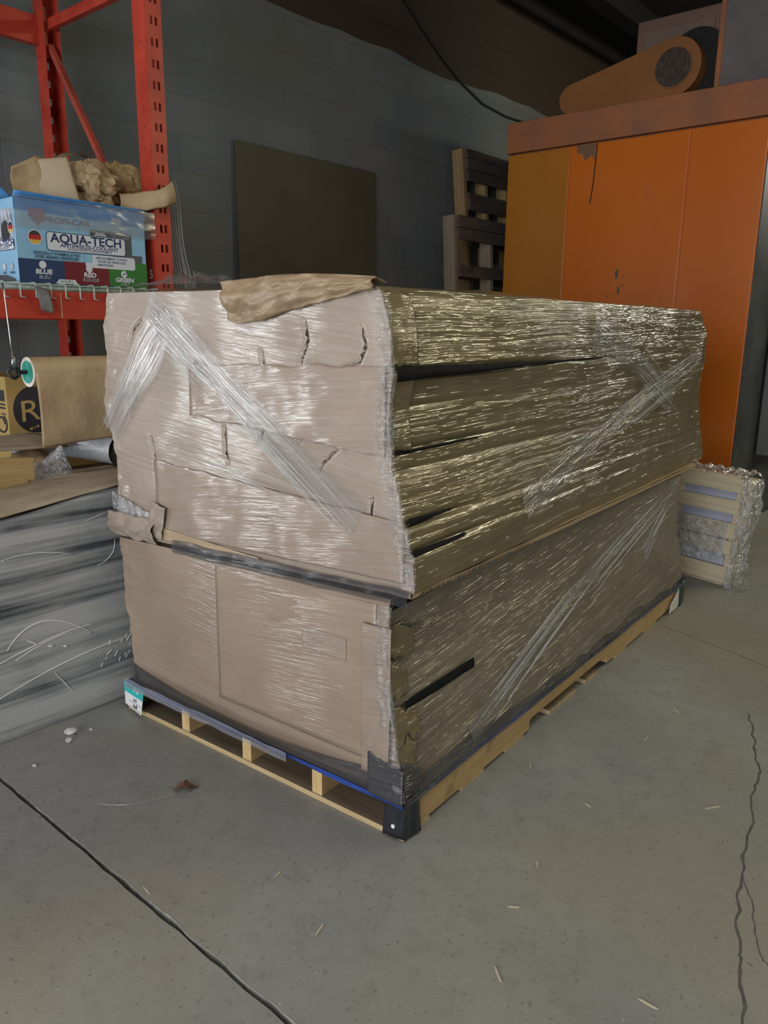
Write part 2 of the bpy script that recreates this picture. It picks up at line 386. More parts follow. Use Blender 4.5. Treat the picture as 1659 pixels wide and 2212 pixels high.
def label_tag(place, parent, nm, w=.112, h=.088, wr=True):
    b = MB()
    def g(x0, x1, y0, y1, m, d):
        b.grid(lambda u, v: place(lerp(x0, x1, u), lerp(y0, y1, v), d), 8, 8, m)
    g(0, w, 0, h*.56, 0, .0); g(0, w, h*.56, h, 1, .0)
    put_text(b, 'Pa', .026, lambda x, y: place(w*.62+x, h*.84+y, .0012), 2, .0008, 1.25)
    put_text(b, '365', .016, lambda x, y: place(w*.6+x, h*.42+y+.1*x, .0012), 3, .0001)
    put_text(b, '4x8', .018, lambda x, y: place(w*.62+x, h*.17+y+.1*x, .0012), 3, .0003)
    for yy in (.3, .06):
        n = len(b.v); b.v += [Vector(place(w*.3, h*yy, .0012)), Vector(place(w*.95, h*yy, .0012)), Vector(place(w*.95, h*yy+.001, .0012)), Vector(place(w*.3, h*yy+.001, .0012))]; b.face([n, n+1, n+2, n+3], 3)
    return b.build(nm, [WHITEP, TEAL, WHITEP, INK], parent)
def pl1(x, y, d):   # left corner, on the end face (x = 0), text runs toward -y
    return (-.009-d - .012*(x/.085)*(1-y/.085), W+.004-x, .022+y - .006*x/.085)
t_ = label_tag(pl1, pal, 'paper_label'); t_['label'] = 'white and teal paper label'
def pl2(x, y, d):
    k = 1 - .55*x/.085
    return (L-.055+x*.9, -.010-d-.02*(x/.085), .012 + y*(.9 if x > .04 else .9) - .01*x)
b = MB()
b.grid(lambda u, v: (lerp(2.20, 2.425, u)+.03*(1-v)*0, -.011-.006*math.sin(u*5+v), lerp(.006, .035+.085*min(1, (u+.15)**.7), v)*(1-.35*max(0, u-.8)*4*(1-v)*0)), 14, 8, 0)
for i_, f_ in enumerate(b.f):
    if sum(b.v[k].z for k in f_)/4 > .088: b.m[i_] = 1
t_ = b.build('paper_label', [WHITEP, TEAL], pal, smooth=True, solid=.0006); t_['label'] = 'white paper label with a folded teal top'

# ------------------------------------------------------------------ wrapped loads
NU = [(.70, -.013), (.803, -.006), (.806, .004), (.862, .009), (.866, .022), (.914, .031), (.97, .045), (1.014, .060), (1.104, .066), (1.165, .070), (1.205, .064), (1.24, .058), (1.25, .064), (1.311, .071), (1.385, .081), (1.425, .097), (1.44, .112)]
LU = [(.69, 1.202), (.719, 1.213), (.76, 1.20), (.802, 1.191), (.912, 1.192), (1.002, 1.213), (1.092, 1.239), (1.168, 1.233), (1.257, 1.204), (1.344, 1.209), (1.40, 1.195), (1.44, 1.182)]
FXU = [(.68, 2.53), (.73, 2.56), (.865, 2.50), (1.0, 2.44), (1.1, 2.42), (1.2, 2.46), (1.34, 2.44), (1.42, 2.36), (1.44, 2.33)]
NL = [(.11, .004), (.237, .028), (.34, .041), (.415, .054), (.54, .068), (.63, .064), (.69, .055)]
LL = [(.11, 1.165), (.242, 1.176), (.361, 1.182), (.408, 1.199), (.576, 1.194), (.69, 1.202)]
FXL = [(.11, 2.42), (.317, 2.33), (.40, 2.26), (.526, 2.215), (.69, 2.215)]
def tilt(y, x, z): return (-.035*max(0, (y-.05))/1.15 + .008*x)
CREASE_L = []   # creases on the end face: polylines in (y, z) of the pallet frame
def seg_d(p, a, c):
    ax, ay = a; bx_, by = c; px, py = p; dx, dy = bx_-ax, by-ay; l2 = dx*dx+dy*dy
    t = max(0, min(1, ((px-ax)*dx+(py-ay)*dy)/l2)); return math.hypot(px-ax-t*dx, py-ay-t*dy)
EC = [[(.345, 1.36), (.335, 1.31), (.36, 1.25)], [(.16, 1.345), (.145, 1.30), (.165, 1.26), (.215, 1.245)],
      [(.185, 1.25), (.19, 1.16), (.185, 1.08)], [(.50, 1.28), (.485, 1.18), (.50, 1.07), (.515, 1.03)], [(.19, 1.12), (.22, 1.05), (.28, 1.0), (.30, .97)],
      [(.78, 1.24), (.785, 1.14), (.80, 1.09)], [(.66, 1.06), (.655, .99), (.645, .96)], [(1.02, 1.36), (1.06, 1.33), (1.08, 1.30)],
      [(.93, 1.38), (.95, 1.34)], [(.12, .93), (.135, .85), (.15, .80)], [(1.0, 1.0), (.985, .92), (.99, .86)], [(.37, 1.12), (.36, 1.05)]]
def load(root, NT_, LT_, FT_, z0, z1, mats, upper):
    def base(side, s, v):
        z = lerp(z0, z1, v)
        yN0 = tab(NT_, z); yL = tab(LT_, z); xF = tab(FT_, z)
        if upper:
            zt = z
            yNf = .012
        else: zt = z; yNf = .0
        c0 = (.0, yN0); c1 = (.0, yL); c2 = (xF, yL-.01); c3 = (xF, lerp(yN0, yNf, .9))
        a, c = ((c1, c0), (c0, c3), (c3, c2), (c2, c1))[side]
        x, y = lerp(a[0], c[0], s), lerp(a[1], c[1], s)
        return x, y, z, yN0
    def disp(side, x, y, z):
        q = (x, y, z)
        dn = min(math.hypot(x, y-.04), math.hypot(x, y-1.2), math.hypot(x-2.42, y))
        k = math.exp(-(dn/.07)**2)
        e = Vector((fb(q, 3.2, 2), fb((x+9, y, z), 3.2, 2), 0))*.007 if upper else Vector((fb(q, 2.2, 2), fb((x+9, y, z), 2.2, 2), 0))*.004
        e += Vector((fb((x*9, y*9, z*17), 1, 4), fb((x*9+5, y*9, z*17), 1, 4), .4*fb((x*9, y*9+4, z*14), 1, 2)))*.0055*k
        return e
    def fn(side):
        def g(s, v):
            x, y, z, yN0 = base(side, s, v)
            d = disp(side, x, y, z)
            inn = 0
            if side == 0 and upper:
                m = min(min(seg_d((y, z), a, c) for a, c in zip(P, P[1:])) for P in EC)
                inn += .010*math.exp(-(m/.004)**2)
                inn += .0006*fb((0, y*6, z*42), 1, 3)
                inn += -.007*sstep(.0, .03, .02-abs(.93-z-.02*y))*0
            if side == 0 and not upper:
                inn += .0004*fb((0, y*3, z*30), 1, 2) + .020*sstep(.17, .105, z - .05*abs(y-.6))
            if side == 1 and upper:
                for zc, xe, dep, hw in ((1.237, .95, .016, .010), (1.05, .7, .010, .007), (.868, .42, .012, .008), (.803, .5, .012, .006), (1.155, .4, .006, .006), (1.0, 1.3, .006, .007)):
                    zz = zc + .03*x/2.4
                    inn += dep*math.exp(-((z-zz)/hw)**2)*(1-sstep(xe*.5, xe, x))*sstep(-.01, .03, x)
                inn += .0022*fb((x*1.5, 0, z*34), 1, 3)
            if side == 1 and not upper:
                for zc, xe, dep, hw in ((.36, .40, .010, .008), (.56, .3, .006, .007)):
                    inn += dep*math.exp(-((z-zc-.02*x)/hw)**2)*(1-sstep(xe*.6, xe, x))
                inn += .002*fb((x*1.4, 0, z*30 - x*4), 1, 3)
            if side == 0: d += Vector((inn, 0, 0))
            elif side == 1: d += Vector((0, inn, 0))
            if upper: f = sstep(.95, .70, z); dz = tilt(y, x, z)*f
            else: dz = (tilt(y, x, z))*sstep(.4, .69, z)
            return (x+d.x, y+d.y, z+d.z+dz)
        return g
    load.fn = fn
    b = MB()
    per = (1.16, 2.42, 1.2, 2.42)
    for side, nu, nv in ((0, 230, 150 if upper else 110), (1, 330, 150 if upper else 110), (2, 60, 40), (3, 60, 40)):
        H = z1-z0
        b.grid(fn(side), nu, nv, min(side, 1), lambda u, v, p=per[side], o=side*3: (o+u*p, v*H + z0))
    f0, f1 = fn(0), fn(2)
    nn = 90
    def top(u, v):
        a = Vector(fn(1)(u, 1)); c = Vector(fn(3)(1-u, 1)); p = a.lerp(c, v)
        e = min(v, 1-v, u, 1-u)
        p.z += (.010*fb((p.x, p.y, 2), 4, 3) + .012)*sstep(0, .06, e)
        return p
    b.grid(top, nn, 40, 1, lambda u, v: (u*2.4+20, v*1.1))
    def bot(u, v):
        a = Vector(fn(1)(u, 0)); c = Vector(fn(3)(1-u, 0)); return a.lerp(c, v)
    b.grid(bot, 60, 20, 1, lambda u, v: (u*2.4+30, v), flip=True)
    o = b.build('wrapped_body', mats, root, smooth=True)
    return fn
low = empty('wrapped_panel_stack', (0, 0, 0), PR, 'lower cardboard-ended load under stretch film, standing directly on the pine pallet', 'wrapped load')
upp = empty('wrapped_panel_stack', (0, 0, 0), PR, 'upper kraft-papered load under stretch film, overhanging the load below it', 'wrapped load')
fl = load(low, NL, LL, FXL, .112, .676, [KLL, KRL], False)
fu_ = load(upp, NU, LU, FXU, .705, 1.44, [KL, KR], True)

# blue sheet over the pallet and black film skirt round the foot of the lower load
b = MB()
b.grid(lambda u, v: (-.008 + .004*nz(0, u*8, v*3), lerp(W, .0, u), lerp(.099, .113, v)+.002*nz(u*5, 1, 0)), 60, 4)
b.grid(lambda u, v: (lerp(.0, L, u), -.007+.003*nz(u*9, 2, v), lerp(.103, .111, v)+.002*nz(u*7, 3, 0)), 80, 4)
b.grid(lambda u, v: (lerp(-.006, L, u), lerp(-.006, W, v), .1095), 2, 2)
b.build('blue_plastic_sheet', BLUEP, low, smooth=True)
b = MB()
def skirt(u, v):
    y = lerp(1.19, .03, u); z = lerp(.110, .20 - .07*math.sin(PI*min(1, u*1.05))**.6, v)
    return (-.006 + .010*v + .003*nz(y*9, z*20, 0), y, z)
b.grid(skirt, 90, 8, 0, lambda u, v: (u*1.2, v*.1))
def skirt2(u, v):
    x = lerp(-.004, 2.42, u); z = lerp(.108, .150+.02*nz(x*2, 0, 0), v)
    return (x, -.009+.016*v + .003*nz(x*7, z*20, 4), z)
b.grid(skirt2, 120, 8, 0, lambda u, v: (u*2.4, v*.1))
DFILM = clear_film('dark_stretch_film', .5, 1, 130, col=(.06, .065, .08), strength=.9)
b.build('film_skirt', DFILM, low, smooth=True)

# film bands drawn diagonally over the end face: y,z centre lines in the pallet frame
def band(parent, side, pts, w, mat, nm='film_band', off=.012, nu=60, nv=24, ridge=.0018):
    b = MB(); P = [Vector((p[0], p[1])) for p in pts]
    def fn(u, v):
        t = u*(len(P)-1); i = min(int(t), len(P)-2); c = P[i].lerp(P[i+1], t-i); d = (P[i+1]-P[i]).normalized(); n = Vector((-d.y, d.x))
        ww = w*(1+.35*nz(u*3, 7, 1)); q = c + n*(v-.5)*ww
        r = ridge*(nz(v*22, u*1.2, pts[0][0]*9, 1) + .6*nz(v*50, u*2, 3, 1)) + off*(.6 + .8*math.sin(PI*u)*.5)
        if side == 0: return (tabx(q.x, q.y)-r, q.x, q.y)
        return (q.x, taby(q.x, q.y)-r, q.y)
    def tabx(y, z): return -.004
    def taby(x, z):
        return lerp(tab(NU if z > .69 else NL, z), .012, min(1, x/2.42)) - .002
    lw = sum((a-c).length for a, c in zip(P, P[1:]))
    b.grid(fn, nu, nv, 0, lambda u, v: (u*lw, v))
    return b.build(nm, mat, parent, smooth=True)
def strands(parent, side, pts, w, n, nm='film_glint_strand', r=.0006):
    b = MB(); A = Vector(pts[0]); B = Vector(pts[1]); d = (B-A).normalized(); nr = Vector((-d.y, d.x))
    for i in range(n):
        o = (random.random()-.5)*w; s0 = random.random()*.45; s1 = s0 + .25 + random.random()*.4; s1 = min(1, s1)
        p = A.lerp(B, s0)+nr*o; q = A.lerp(B, s1)+nr*(o*.93)
        pp = []
        for k in range(5):
            c = p.lerp(q, k/4)
            if side == 0: pp.append((-.0215-.002*random.random(), c.x, c.y))
            else: pp.append((c.x, lerp(tab(NU if c.y > .69 else NL, c.y), .012, min(1, c.x/2.42)) - .016, c.y))
        b.tube(pp, r*(.6+random.random()), 5)
    return b.build(nm, PLAS, parent, smooth=True)
band(upp, 0, [(.97, 1.40), (.62, 1.17), (.16, .86)], .13, FILM); strands(upp, 0, [(.95, 1.37), (.55, 1.10)], .13, 30)
strands(upp, 0, [(.62, 1.17), (.16, .84)], .12, 22)
band(upp, 0, [(.92, 1.33), (1.10, 1.12), (1.20, 1.00)], .14, FILM); strands(upp, 0, [(1.0, 1.25), (1.2, 1.0)], .10, 22)
strands(upp, 0, [(.80, .985), (.25, .90)], .10, 16, r=.0004)
band(upp, 1, [(1.14, 1.355), (1.55, 1.22), (2.0, 1.03)], .14, FILM); strands(upp, 1, [(1.55, 1.24), (2.05, 1.03)], .12, 26)
band(upp, 1, [(.6, .82), (1.5, 1.05), (2.35, 1.25)], .12, FILM); strands(upp, 1, [(1.3, 1.0), (2.35, 1.23)], .14, 24)
band(low, 1, [(.35, .16), (1.1, .42), (2.0, .62)], .08, FILM); strands(low, 1, [(.4, .18), (1.4, .5)], .10, 26)
strands(low, 1, [(1.2, .4), (2.1, .64)], .12, 22); strands(low, 1, [(1.75, .38), (2.15, .62)], .10, 14)
# paper, tape, board and foam layers of the loads
CARDS = streak_film('filmed_card', (.40, .28, .15), (.46, .33, .19), haze=.06, slant=.12, fu=1.5, fv=105)
KL2 = streak_film('wrapped_kraft_patch', (.26, .185, .125), (.345, .255, .18), haze=.10, slant=.12, fu=1.5, fv=105)
def facesheet(parent, side, outline, nm, mat, off=.006, amp=.004, nu=50, nv=24, thick=.0008, uvs=1, label=None):
    """a sheet lying on a face of a load: outline(u) gives along, bottom, top"""
    b = MB()
    def fn(u, v):
        a, z0, z1 = outline(u); z = lerp(z0, z1, v)
        e = amp*fb((a*8, z*8, 3), 1, 3) + .0012*fb((a*5, z*40, 1), 1, 2)
        dz = (tilt(a, 0, z)*sstep(.95, .70, z) if parent is upp else tilt(a, 0, z)*sstep(.4, .69, z)) if side == 0 else 0
        if side == 0: return (-off-e, a, z+dz)
        return (a, lerp(tab(NU if z > .69 else NL, z), .012, min(1, max(0, a)/2.42)) - off - e, z+.008*a)
    b.grid(fn, nu, nv, 0, lambda u, v: (outline(u)[0]*uvs, lerp(outline(u)[1], outline(u)[2], v)))
    o = b.build(nm, mat, parent, smooth=True, solid=thick)
    if label: o['label'] = label
    return o
facesheet(upp, 0, lambda u: (lerp(.985, .014, u), .725, .932 + .006*nz(u*14, 0, 0) - .05*u), 'kraft_sheet', KL2)
facesheet(upp, 0, lambda u: (lerp(.80+.012*nz(u*3, 2, 0), .078, u), 1.085 - .05*u + .01*nz(u*9, 1, 0), 1.235 + .01*nz(u*8, 4, 0)+.02*u), 'kraft_sheet', KL2)
facesheet(upp, 0, lambda u: (lerp(.98, .52, u), .704, lerp(.742, .712, u)), 'cardboard_strip', CARDS, off=.009, amp=.001, label='bare tan cardboard strip')
facesheet(low, 0, lambda u: (lerp(.72, .10, u), .20, .655), 'cardboard_sheet', KLL, off=.002, amp=.0006)
facesheet(low, 0, lambda u: (lerp(.36, .20, u), .47, .535), 'brown_tape', KL2, off=.0045, amp=.0006)
facesheet(low, 0, lambda u: (lerp(.14, .045, u), .17, .60), 'kraft_sheet', KL2, off=.012, amp=.006)
TEAR_SHADE = simple('tear_crease_shade', (.075, .05, .03), (.12, .085, .05), 30, .8)
for P in EC:   # dark strips along tears and creases, fold shade painted as colour
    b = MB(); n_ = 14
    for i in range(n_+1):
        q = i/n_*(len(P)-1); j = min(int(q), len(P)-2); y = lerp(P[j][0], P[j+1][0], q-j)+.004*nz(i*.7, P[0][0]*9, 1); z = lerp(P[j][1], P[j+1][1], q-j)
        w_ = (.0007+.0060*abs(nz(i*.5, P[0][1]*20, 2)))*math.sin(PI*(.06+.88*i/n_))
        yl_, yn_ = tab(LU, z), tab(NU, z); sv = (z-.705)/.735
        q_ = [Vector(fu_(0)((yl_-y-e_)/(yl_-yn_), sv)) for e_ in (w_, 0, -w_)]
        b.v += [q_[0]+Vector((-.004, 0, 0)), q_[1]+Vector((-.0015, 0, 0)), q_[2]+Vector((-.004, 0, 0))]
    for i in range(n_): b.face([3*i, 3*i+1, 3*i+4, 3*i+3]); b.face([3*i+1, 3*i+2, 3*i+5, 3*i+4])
    b.build('crease_shade_strip', TEAR_SHADE, upp)
# dark film pulled round the seam between the loads
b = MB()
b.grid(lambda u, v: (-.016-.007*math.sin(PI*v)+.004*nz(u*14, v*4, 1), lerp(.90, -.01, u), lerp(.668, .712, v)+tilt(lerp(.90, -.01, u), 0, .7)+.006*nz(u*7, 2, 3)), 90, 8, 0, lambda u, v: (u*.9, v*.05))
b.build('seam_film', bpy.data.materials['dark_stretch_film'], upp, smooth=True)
KB = streak_film('filmed_black', (.012, .012, .014), (.03, .03, .034), haze=.05, slant=.1, fu=1.5, fv=90, strength=.9)
facesheet(low, 0, lambda u: (lerp(.115, -.004, u), .114, .235-.02*u+.01*nz(u*6, 0, 0)), 'black_film', KB, off=.015, amp=.003, nu=16, nv=16)
facesheet(low, 1, lambda u: (lerp(-.004, .08, u), .114, .235-.05*u), 'black_film', KB, off=.012, amp=.003, nu=12, nv=12)
b = MB()
b.grid(lambda u, v: (-.0155+.004*nz(u*11, v*3, 5), lerp(1.21, .42, u), lerp(.090, .128-.01*u, v)+.004*nz(u*6, 1, 1)), 80, 6, 0, lambda u, v: (u*.8, v*.04))
b.build('film_hem', clear_film('hem_film', .42, 1.2, 140, rough=.15, col=(.42, .44, .53), strength=.7), low, smooth=True)
FLAPK = simple('flap_paper', (.25, .17, .095), (.36, .255, .155), 9, .6, bump=.4, bscale=18, bd=.015, Coat_Weight=.25, Coat_Roughness=.3)
# folded paper flap over the top edge near the front corner
b = MB()
FZ = [(.06, 1.436), (.15, 1.428), (.35, 1.390), (.5, 1.356), (.58, 1.350), (.64, 1.362), (.70, 1.42)]
def flap(u, v):
    y = lerp(.62, .105, u); zl = tab(FZ, y) + .006*nz(y*14, 0, 1); zt = 1.462 + .012*math.sin(PI*u)
    t = v; z = lerp(zl, zt, min(1, t*1.5)); x = -.014 - .026*math.sin(PI*min(1, t*1.3))*(.5+.5*math.sin(PI*u)) + .016*fb((y*9, t*4, 0), 1, 4)
    if t > .66: x += (t-.66)*.13; z -= (t-.66)*.04
    return (x, y, z)
b.grid(flap, 90, 34, 0, lambda u, v: (u*.5, v*.12)); b.build('paper_flap', FLAPK, upp, smooth=True, solid=.001)
# crumpled paper and bubble wrap at the far lower corner of the upper load
b = MB()
def crum(u, v):
    y = lerp(1.225, .985, u); z = lerp(.655, .735, v) + .012*nz(u*6, 2, 2)
    return (-.012-.016*abs(fb((u*2.6, v*1.6, 0), 1, 2)) - .014*math.sin(PI*v), y, z)
b.grid(crum, 46, 22); b.build('crumpled_paper', KL, upp, smooth=True, solid=.001)
b = MB()
b.grid(lambda u, v: (-.016-.012*abs(fb((u*2, v*2, 4), 1, 2)), lerp(1.03, .955, u)-.03*v, lerp(.69, .80, v)-.015*u), 20, 20)
b.build('paper_flap', KL, upp, smooth=True, solid=.001)
b = MB()
b.grid(lambda u, v: (-.010-.008*abs(fb((u*18, v*12, 4), 1, 2)), lerp(1.215, 1.0, u), lerp(.745, .80, v)-.05*u), 60, 24)
b.build('bubble_wrap', BUB, upp, smooth=True)
# honeycomb board under the upper load
b = MB(); zb = .6905
def hb(x, y): return zb + tilt(y, x, .7) + .002
b.grid(lambda u, v: (lerp(-.006, 2.39, u), -.014+.004*nz(u*12, 0, 0), hb(lerp(-.006, 2.39, u), 0)+v*.013), 120, 2)
b.grid(lambda u, v: (lerp(-.006, 2.39, u), lerp(-.010, 1.19, v), hb(lerp(-.006, 2.39, u), lerp(-.010, 1.19, v))+.013), 60, 12)
b.grid(lambda u, v: (lerp(-.006, 2.39, u), lerp(-.010, 1.19, v), hb(lerp(-.006, 2.39, u), lerp(-.010, 1.19, v))), 60, 12)
b.grid(lambda u, v: (-.006, lerp(-.010, 1.19, u), hb(0, lerp(-.010, 1.19, u))+v*.013), 40, 2, 2)
i = 0; x = .02
while x < .62:
    wd = .004+.004*random.random(); z = hb(x, 0); t = .003*random.random(); n = len(b.v)
    b.v += [Vector((x, -.0185, z+.002)), Vector((x+wd, -.0185, z+.002)), Vector((x+wd*.7+t, -.0185, z+.0105)), Vector((x+t, -.0185, z+.011))]
    b.face([n, n+1, n+2, n+3], 1); x += .010+.006*random.random()
b.build('honeycomb_board', [CARD, INK, KL2], upp)
# black foam layers showing between the papered panels
def foam(parent, x0, x1, z, h0, h1, yo=.004):
    b = MB()
    def fn(u, v):
        x = lerp(x0, x1, u); h = lerp(h0, h1, u); zz = z + .03*x/2.4 + (v-.5)*h + .002*nz(x*6, v, z)
        return (x, lerp(tab(NU if z > .69 else NL, zz), .012, x/2.42) + yo - .003*math.sin(PI*v), zz)
    b.grid(fn, 50, 4); return b.build('black_foam_layer', BLACKF, parent, smooth=True)
foam(upp, .005, .62, 1.237, .036, .014, -.008); foam(upp, .62, 1.3, 1.237, .012, .003, -.001)
foam(upp, .02, .42, 1.045, .010, .004, .0); foam(upp, .02, .22, .876, .018, .005, -.002); foam(upp, .0, .26, .803, .012, .004, -.002)
foam(low, .05, .40, .365, .022, .030, -.004); foam(low, .01, .22, .655, .030, .012, -.002)
# torn paper layers hanging at the front corner
for z0, z1, o, wd in ((.51, .61, .012, .10), (.40, .50, .014, .07), (.28, .38, .012, .09), (.20, .30, .010, .07)):
    facesheet(low, 1, lambda u, z0=z0, z1=z1, wd=wd: (lerp(-.004, wd, u), z0+.03*nz(u*5, z0*30, 0), z1+.02*nz(u*4, z1*20, 2)-.04*u), 'torn_paper', KR, off=o, amp=.012, nu=16, nv=16)
for z0, z1, o, wd in ((1.255, 1.43, .004, .10), (1.05, 1.235, .004, .08)):
    facesheet(upp, 1, lambda u, z0=z0, z1=z1, wd=wd: (lerp(-.004, wd, u), z0+.01*nz(u*5, z0*30, 0), z1+.006*nz(u*4, z1*20, 2)), 'torn_paper', KR, off=o, amp=.010, nu=16, nv=20)
# crumpled clear film on the front corner edge and on the top
b = MB()
def cornerfilm(u, v):
    z = lerp(.715, 1.43, v); y = tab(NU, z)
    t = (u-.5)*2; e = .010*fb((t*3, z*26, 1), 1, 3)
    if t < 0: return (-.012-e, y - t*.05, z+tilt(y, 0, z)*sstep(.95, .7, z))
    return (-.012-e + t*.012, y - .012 - e*.5, z)
b.grid(cornerfilm, 20, 150, 0, lambda u, v: (v*.72, u)); b.build('corner_film', clear_film('corner_film', .16, 110, 2.2, rough=.1, strength=1, col=(.7, .69, .7), fade=True, fmax=.4), upp, smooth=True)
b = MB()
def cornerfilm2(u, v):
    z = lerp(.125, .66, v); y = tab(NL, z); t = (u-.5)*2; e = .008*fb((t*3, z*26, 6), 1, 3)
    if t < 0: return (-.014-e, y - t*.045, z)
    return (-.014-e + t*.01, y - .014 - e*.5, z)
b.grid(cornerfilm2, 16, 110, 0, lambda u, v: (v*.5, u)); b.build('corner_film', bpy.data.materials['corner_film'], low, smooth=True)
b = MB()
b.grid(lambda u, v: (lerp(.02, .30, u), lerp(.75, 1.15, v), 1.462+.05*math.sin(PI*u)*math.sin(PI*v)*(.4+abs(fb((u*4, v*4, 0), 1, 3)))), 30, 30, 0, lambda u, v: (u, v*.3))
b.build('loose_film', FILMD, upp, smooth=True)

# ------------------------------------------------------------------ orange oven cabinet
def orange_mat(name, a, c2, rough=.33):
    t = NT(name); v = t.coord('Object')
    c = t.ramp(t.noise(v, 1.2, 5), [(.35, a), (.65, c2)])
    d = t.ramp(t.noise(v, 2.4, 6, .65), [(.58, (0, 0, 0)), (.78, (.3, .3, .3))])
    c = t.mix(d, c, (.26, .15, .10))
    return t.done(t.pbr(c, rough, 0, t.bump(t.noise(v, 90, 2), .05, .002), Coat_Weight=.3, Coat_Roughness=.25))
OR = orange_mat('orange_enamel', (.64, .145, .006), (.69, .165, .010)); ORY = orange_mat('ochre_orange_enamel', (.45, .16, .012), (.50, .185, .016))
ORD = simple('dusty_orange_paint', (.27, .115, .06), (.42, .14, .045), 2.5, .6); GREYM = simple('grey_sheet_metal', (.125, .105, .105), (.185, .16, .16), 2, .5, bump=.05)
DKM = simple('dark_sheet_metal', (.035, .038, .045), (.08, .085, .095), 3, .45); SOOT = simple('sooty_black', (.015, .014, .013), rough=.9)
RUST = simple('rusty_mesh_filter', (.055, .035, .025), (.14, .11, .09), 24, .7, 0, bump=.8, bscale=120, bd=.01, stretch=(1, 5, 1))
BX = 3.95
ov = empty('oven_cabinet', (BX, 1.37, 0), 0, 'tall orange sheet-metal cabinet with panelled front behind the wrapped stack', 'cabinet')
oy = 1.37
def part(b, nm, mat, parent, bevel=0, smooth=False, solid=0):
    for i, q in enumerate(b.v): b.v[i] = q - Vector((BX, oy, 0))
    o = b.build(nm, mat, parent, bevel=bevel, smooth=smooth, solid=solid); return o
part(MB().box(BX+.035, BX+1.2, .46, 2.27, .02, 2.80), 'body', ORD, ov)
for y0, y1, m, lb in ((1.776, 2.285, ORY, 'ochre orange panel'), (.926, 1.768, OR, None), (.447, .918, OR, None)):
    p = part(MB().box(BX, BX+.03, y0, y1, .03, 2.612), 'front_panel', m, ov, bevel=.004)
    if lb: p['label'] = lb
part(MB().box(BX-.012, BX+1.2, .40, 2.30, 2.625, 2.835), 'top_fascia', ORD, ov, bevel=.006)
part(MB().box(BX+.02, BX+1.19, .44, .459, .02, 2.6), 'side_panel', DKM, ov)
b = MB(); b.box(4.45, 5.0, .345, .435, .50, 2.45); part(b, 'side_duct', simple('neutral_grey_metal', (.13, .135, .13), (.18, .185, .175), 2, .5), ov, bevel=.01)
for x_ in (4.5, 4.85): part(MB().box(x_, x_+.06, .42, .445, 1.2, 1.3), 'duct_bracket', DKM, ov)
# chipped paint spots and a hanging dark wire on the front
CHIP = simple('bare_primer', (.10, .085, .075), (.16, .13, .11), 40, .8)
for (y, z, ry, rz) in ((1.352, 1.735, .012, .035), (1.330, 1.625, .009, .03), (1.30, 1.72, .005, .008), (1.41, 1.585, .005, .011), (1.30, 1.655, .004, .008)):
    b = MB(); b.prism([((1+.2*nz(a, y, 1))*ry*math.cos(a*PI/8), (1+.25*nz(a, z, 2))*rz*math.sin(a*PI/8)) for a in range(16)], (BX-.0008, y, z), (0, 1, 0), (0, 0, 1), (.001, 0, 0))
    part(b, 'paint_chip', CHIP, ov)
part(MB().tube([(BX-.004, 1.567, 2.612), (BX-.006, 1.570, 2.48), (BX-.004, 1.578, 2.34), (BX-.004, 1.592, 2.22)], .0035, 6), 'hanging_wire', SOOT, ov)
b = MB(); b.grid(lambda u, v: (BX-.0012, lerp(1.58, 1.72, u), lerp(2.50+.05*nz(u*3, 0, 0)+.07*u, 2.612, v)), 12, 3); part(b, 'soot_stain', simple('soot_stain', (.16, .10, .075), (.25, .12, .05), 12, .8), ov)
for y in (1.772, .922): part(MB().box(BX-.004, BX+.002, y-.0045, y+.0045, .03, 2.612), 'seam_strip', OR, ov, bevel=.001)
# blower on the cabinet roof
bl = empty('belt_guard_blower', (4.0, 1.35, 2.835), 0, 'orange belt guard with round rusty mesh window on the cabinet roof', 'blower')
def bpart(b, nm, mat, bevel=0, smooth=False, solid=0):
    for i, q in enumerate(b.v): b.v[i] = q - Vector((4.0, 1.35, 2.835))
    return b.build(nm, mat, bl, bevel=bevel, smooth=smooth, solid=solid)
P0, R0, P1, R1 = (1.085, 3.005), .178, (1.80, 2.93), .098
def hull(g=0):
    poly = []; dy, dz = P1[0]-P0[0], P1[1]-P0[1]; D = math.hypot(dy, dz); th = math.atan2(dz, dy); al = math.acos((R0-R1)/D)
    for i in range(29): a = th + al + (2*PI-2*al)*i/28; poly.append((P0[0]+(R0-g)*math.cos(a), P0[1]+(R0-g)*math.sin(a)))
    for i in range(17): a = th - al + 2*al*i/16; poly.append((P1[0]+(R1-g)*math.cos(a), P1[1]+(R1-g)*math.sin(a)))
    return poly
GUARD = simple('darkened_orange_guard', (.235, .092, .024), (.30, .115, .03), 2, .5)  # dull paint, colour also lowered to stand for light falling off up here
b = MB(); b.prism(hull(), (3.97, 0, 0), (0, 1, 0), (0, 0, 1), (.10, 0, 0)); g_ = bpart(b, 'belt_guard', GUARD, bevel=.004)
mc = (1.083, 3.003); b = MB(); b.prism([(.118*math.cos(a*PI/20), .118*math.sin(a*PI/20)) for a in range(40)], (3.963, mc[0], mc[1]), (0, 1, 0), (0, 0, 1), (.008, 0, 0)); bpart(b, 'mesh_window', RUST)
b = MB()
for k in range(40):
    a0, a1 = k*PI/20, (k+1)*PI/20
    for r0, r1 in ((.117, .124),):
        n = len(b.v); b.v += [Vector((3.962, mc[0]+r*math.cos(a), mc[1]+r*math.sin(a))) for a, r in ((a0, r0), (a1, r0), (a1, r1), (a0, r1))]; b.face([n, n+1, n+2, n+3])
bpart(b, 'window_rim', GUARD, solid=.003)
b = MB(); b.prism([(.205*math.cos(a*PI/20), .205*math.sin(a*PI/20)) for a in range(40)], (4.075, .985, 3.04), (0, 1, 0), (0, 0, 1), (.04, 0, 0)); bpart(b, 'pulley', SOOT)
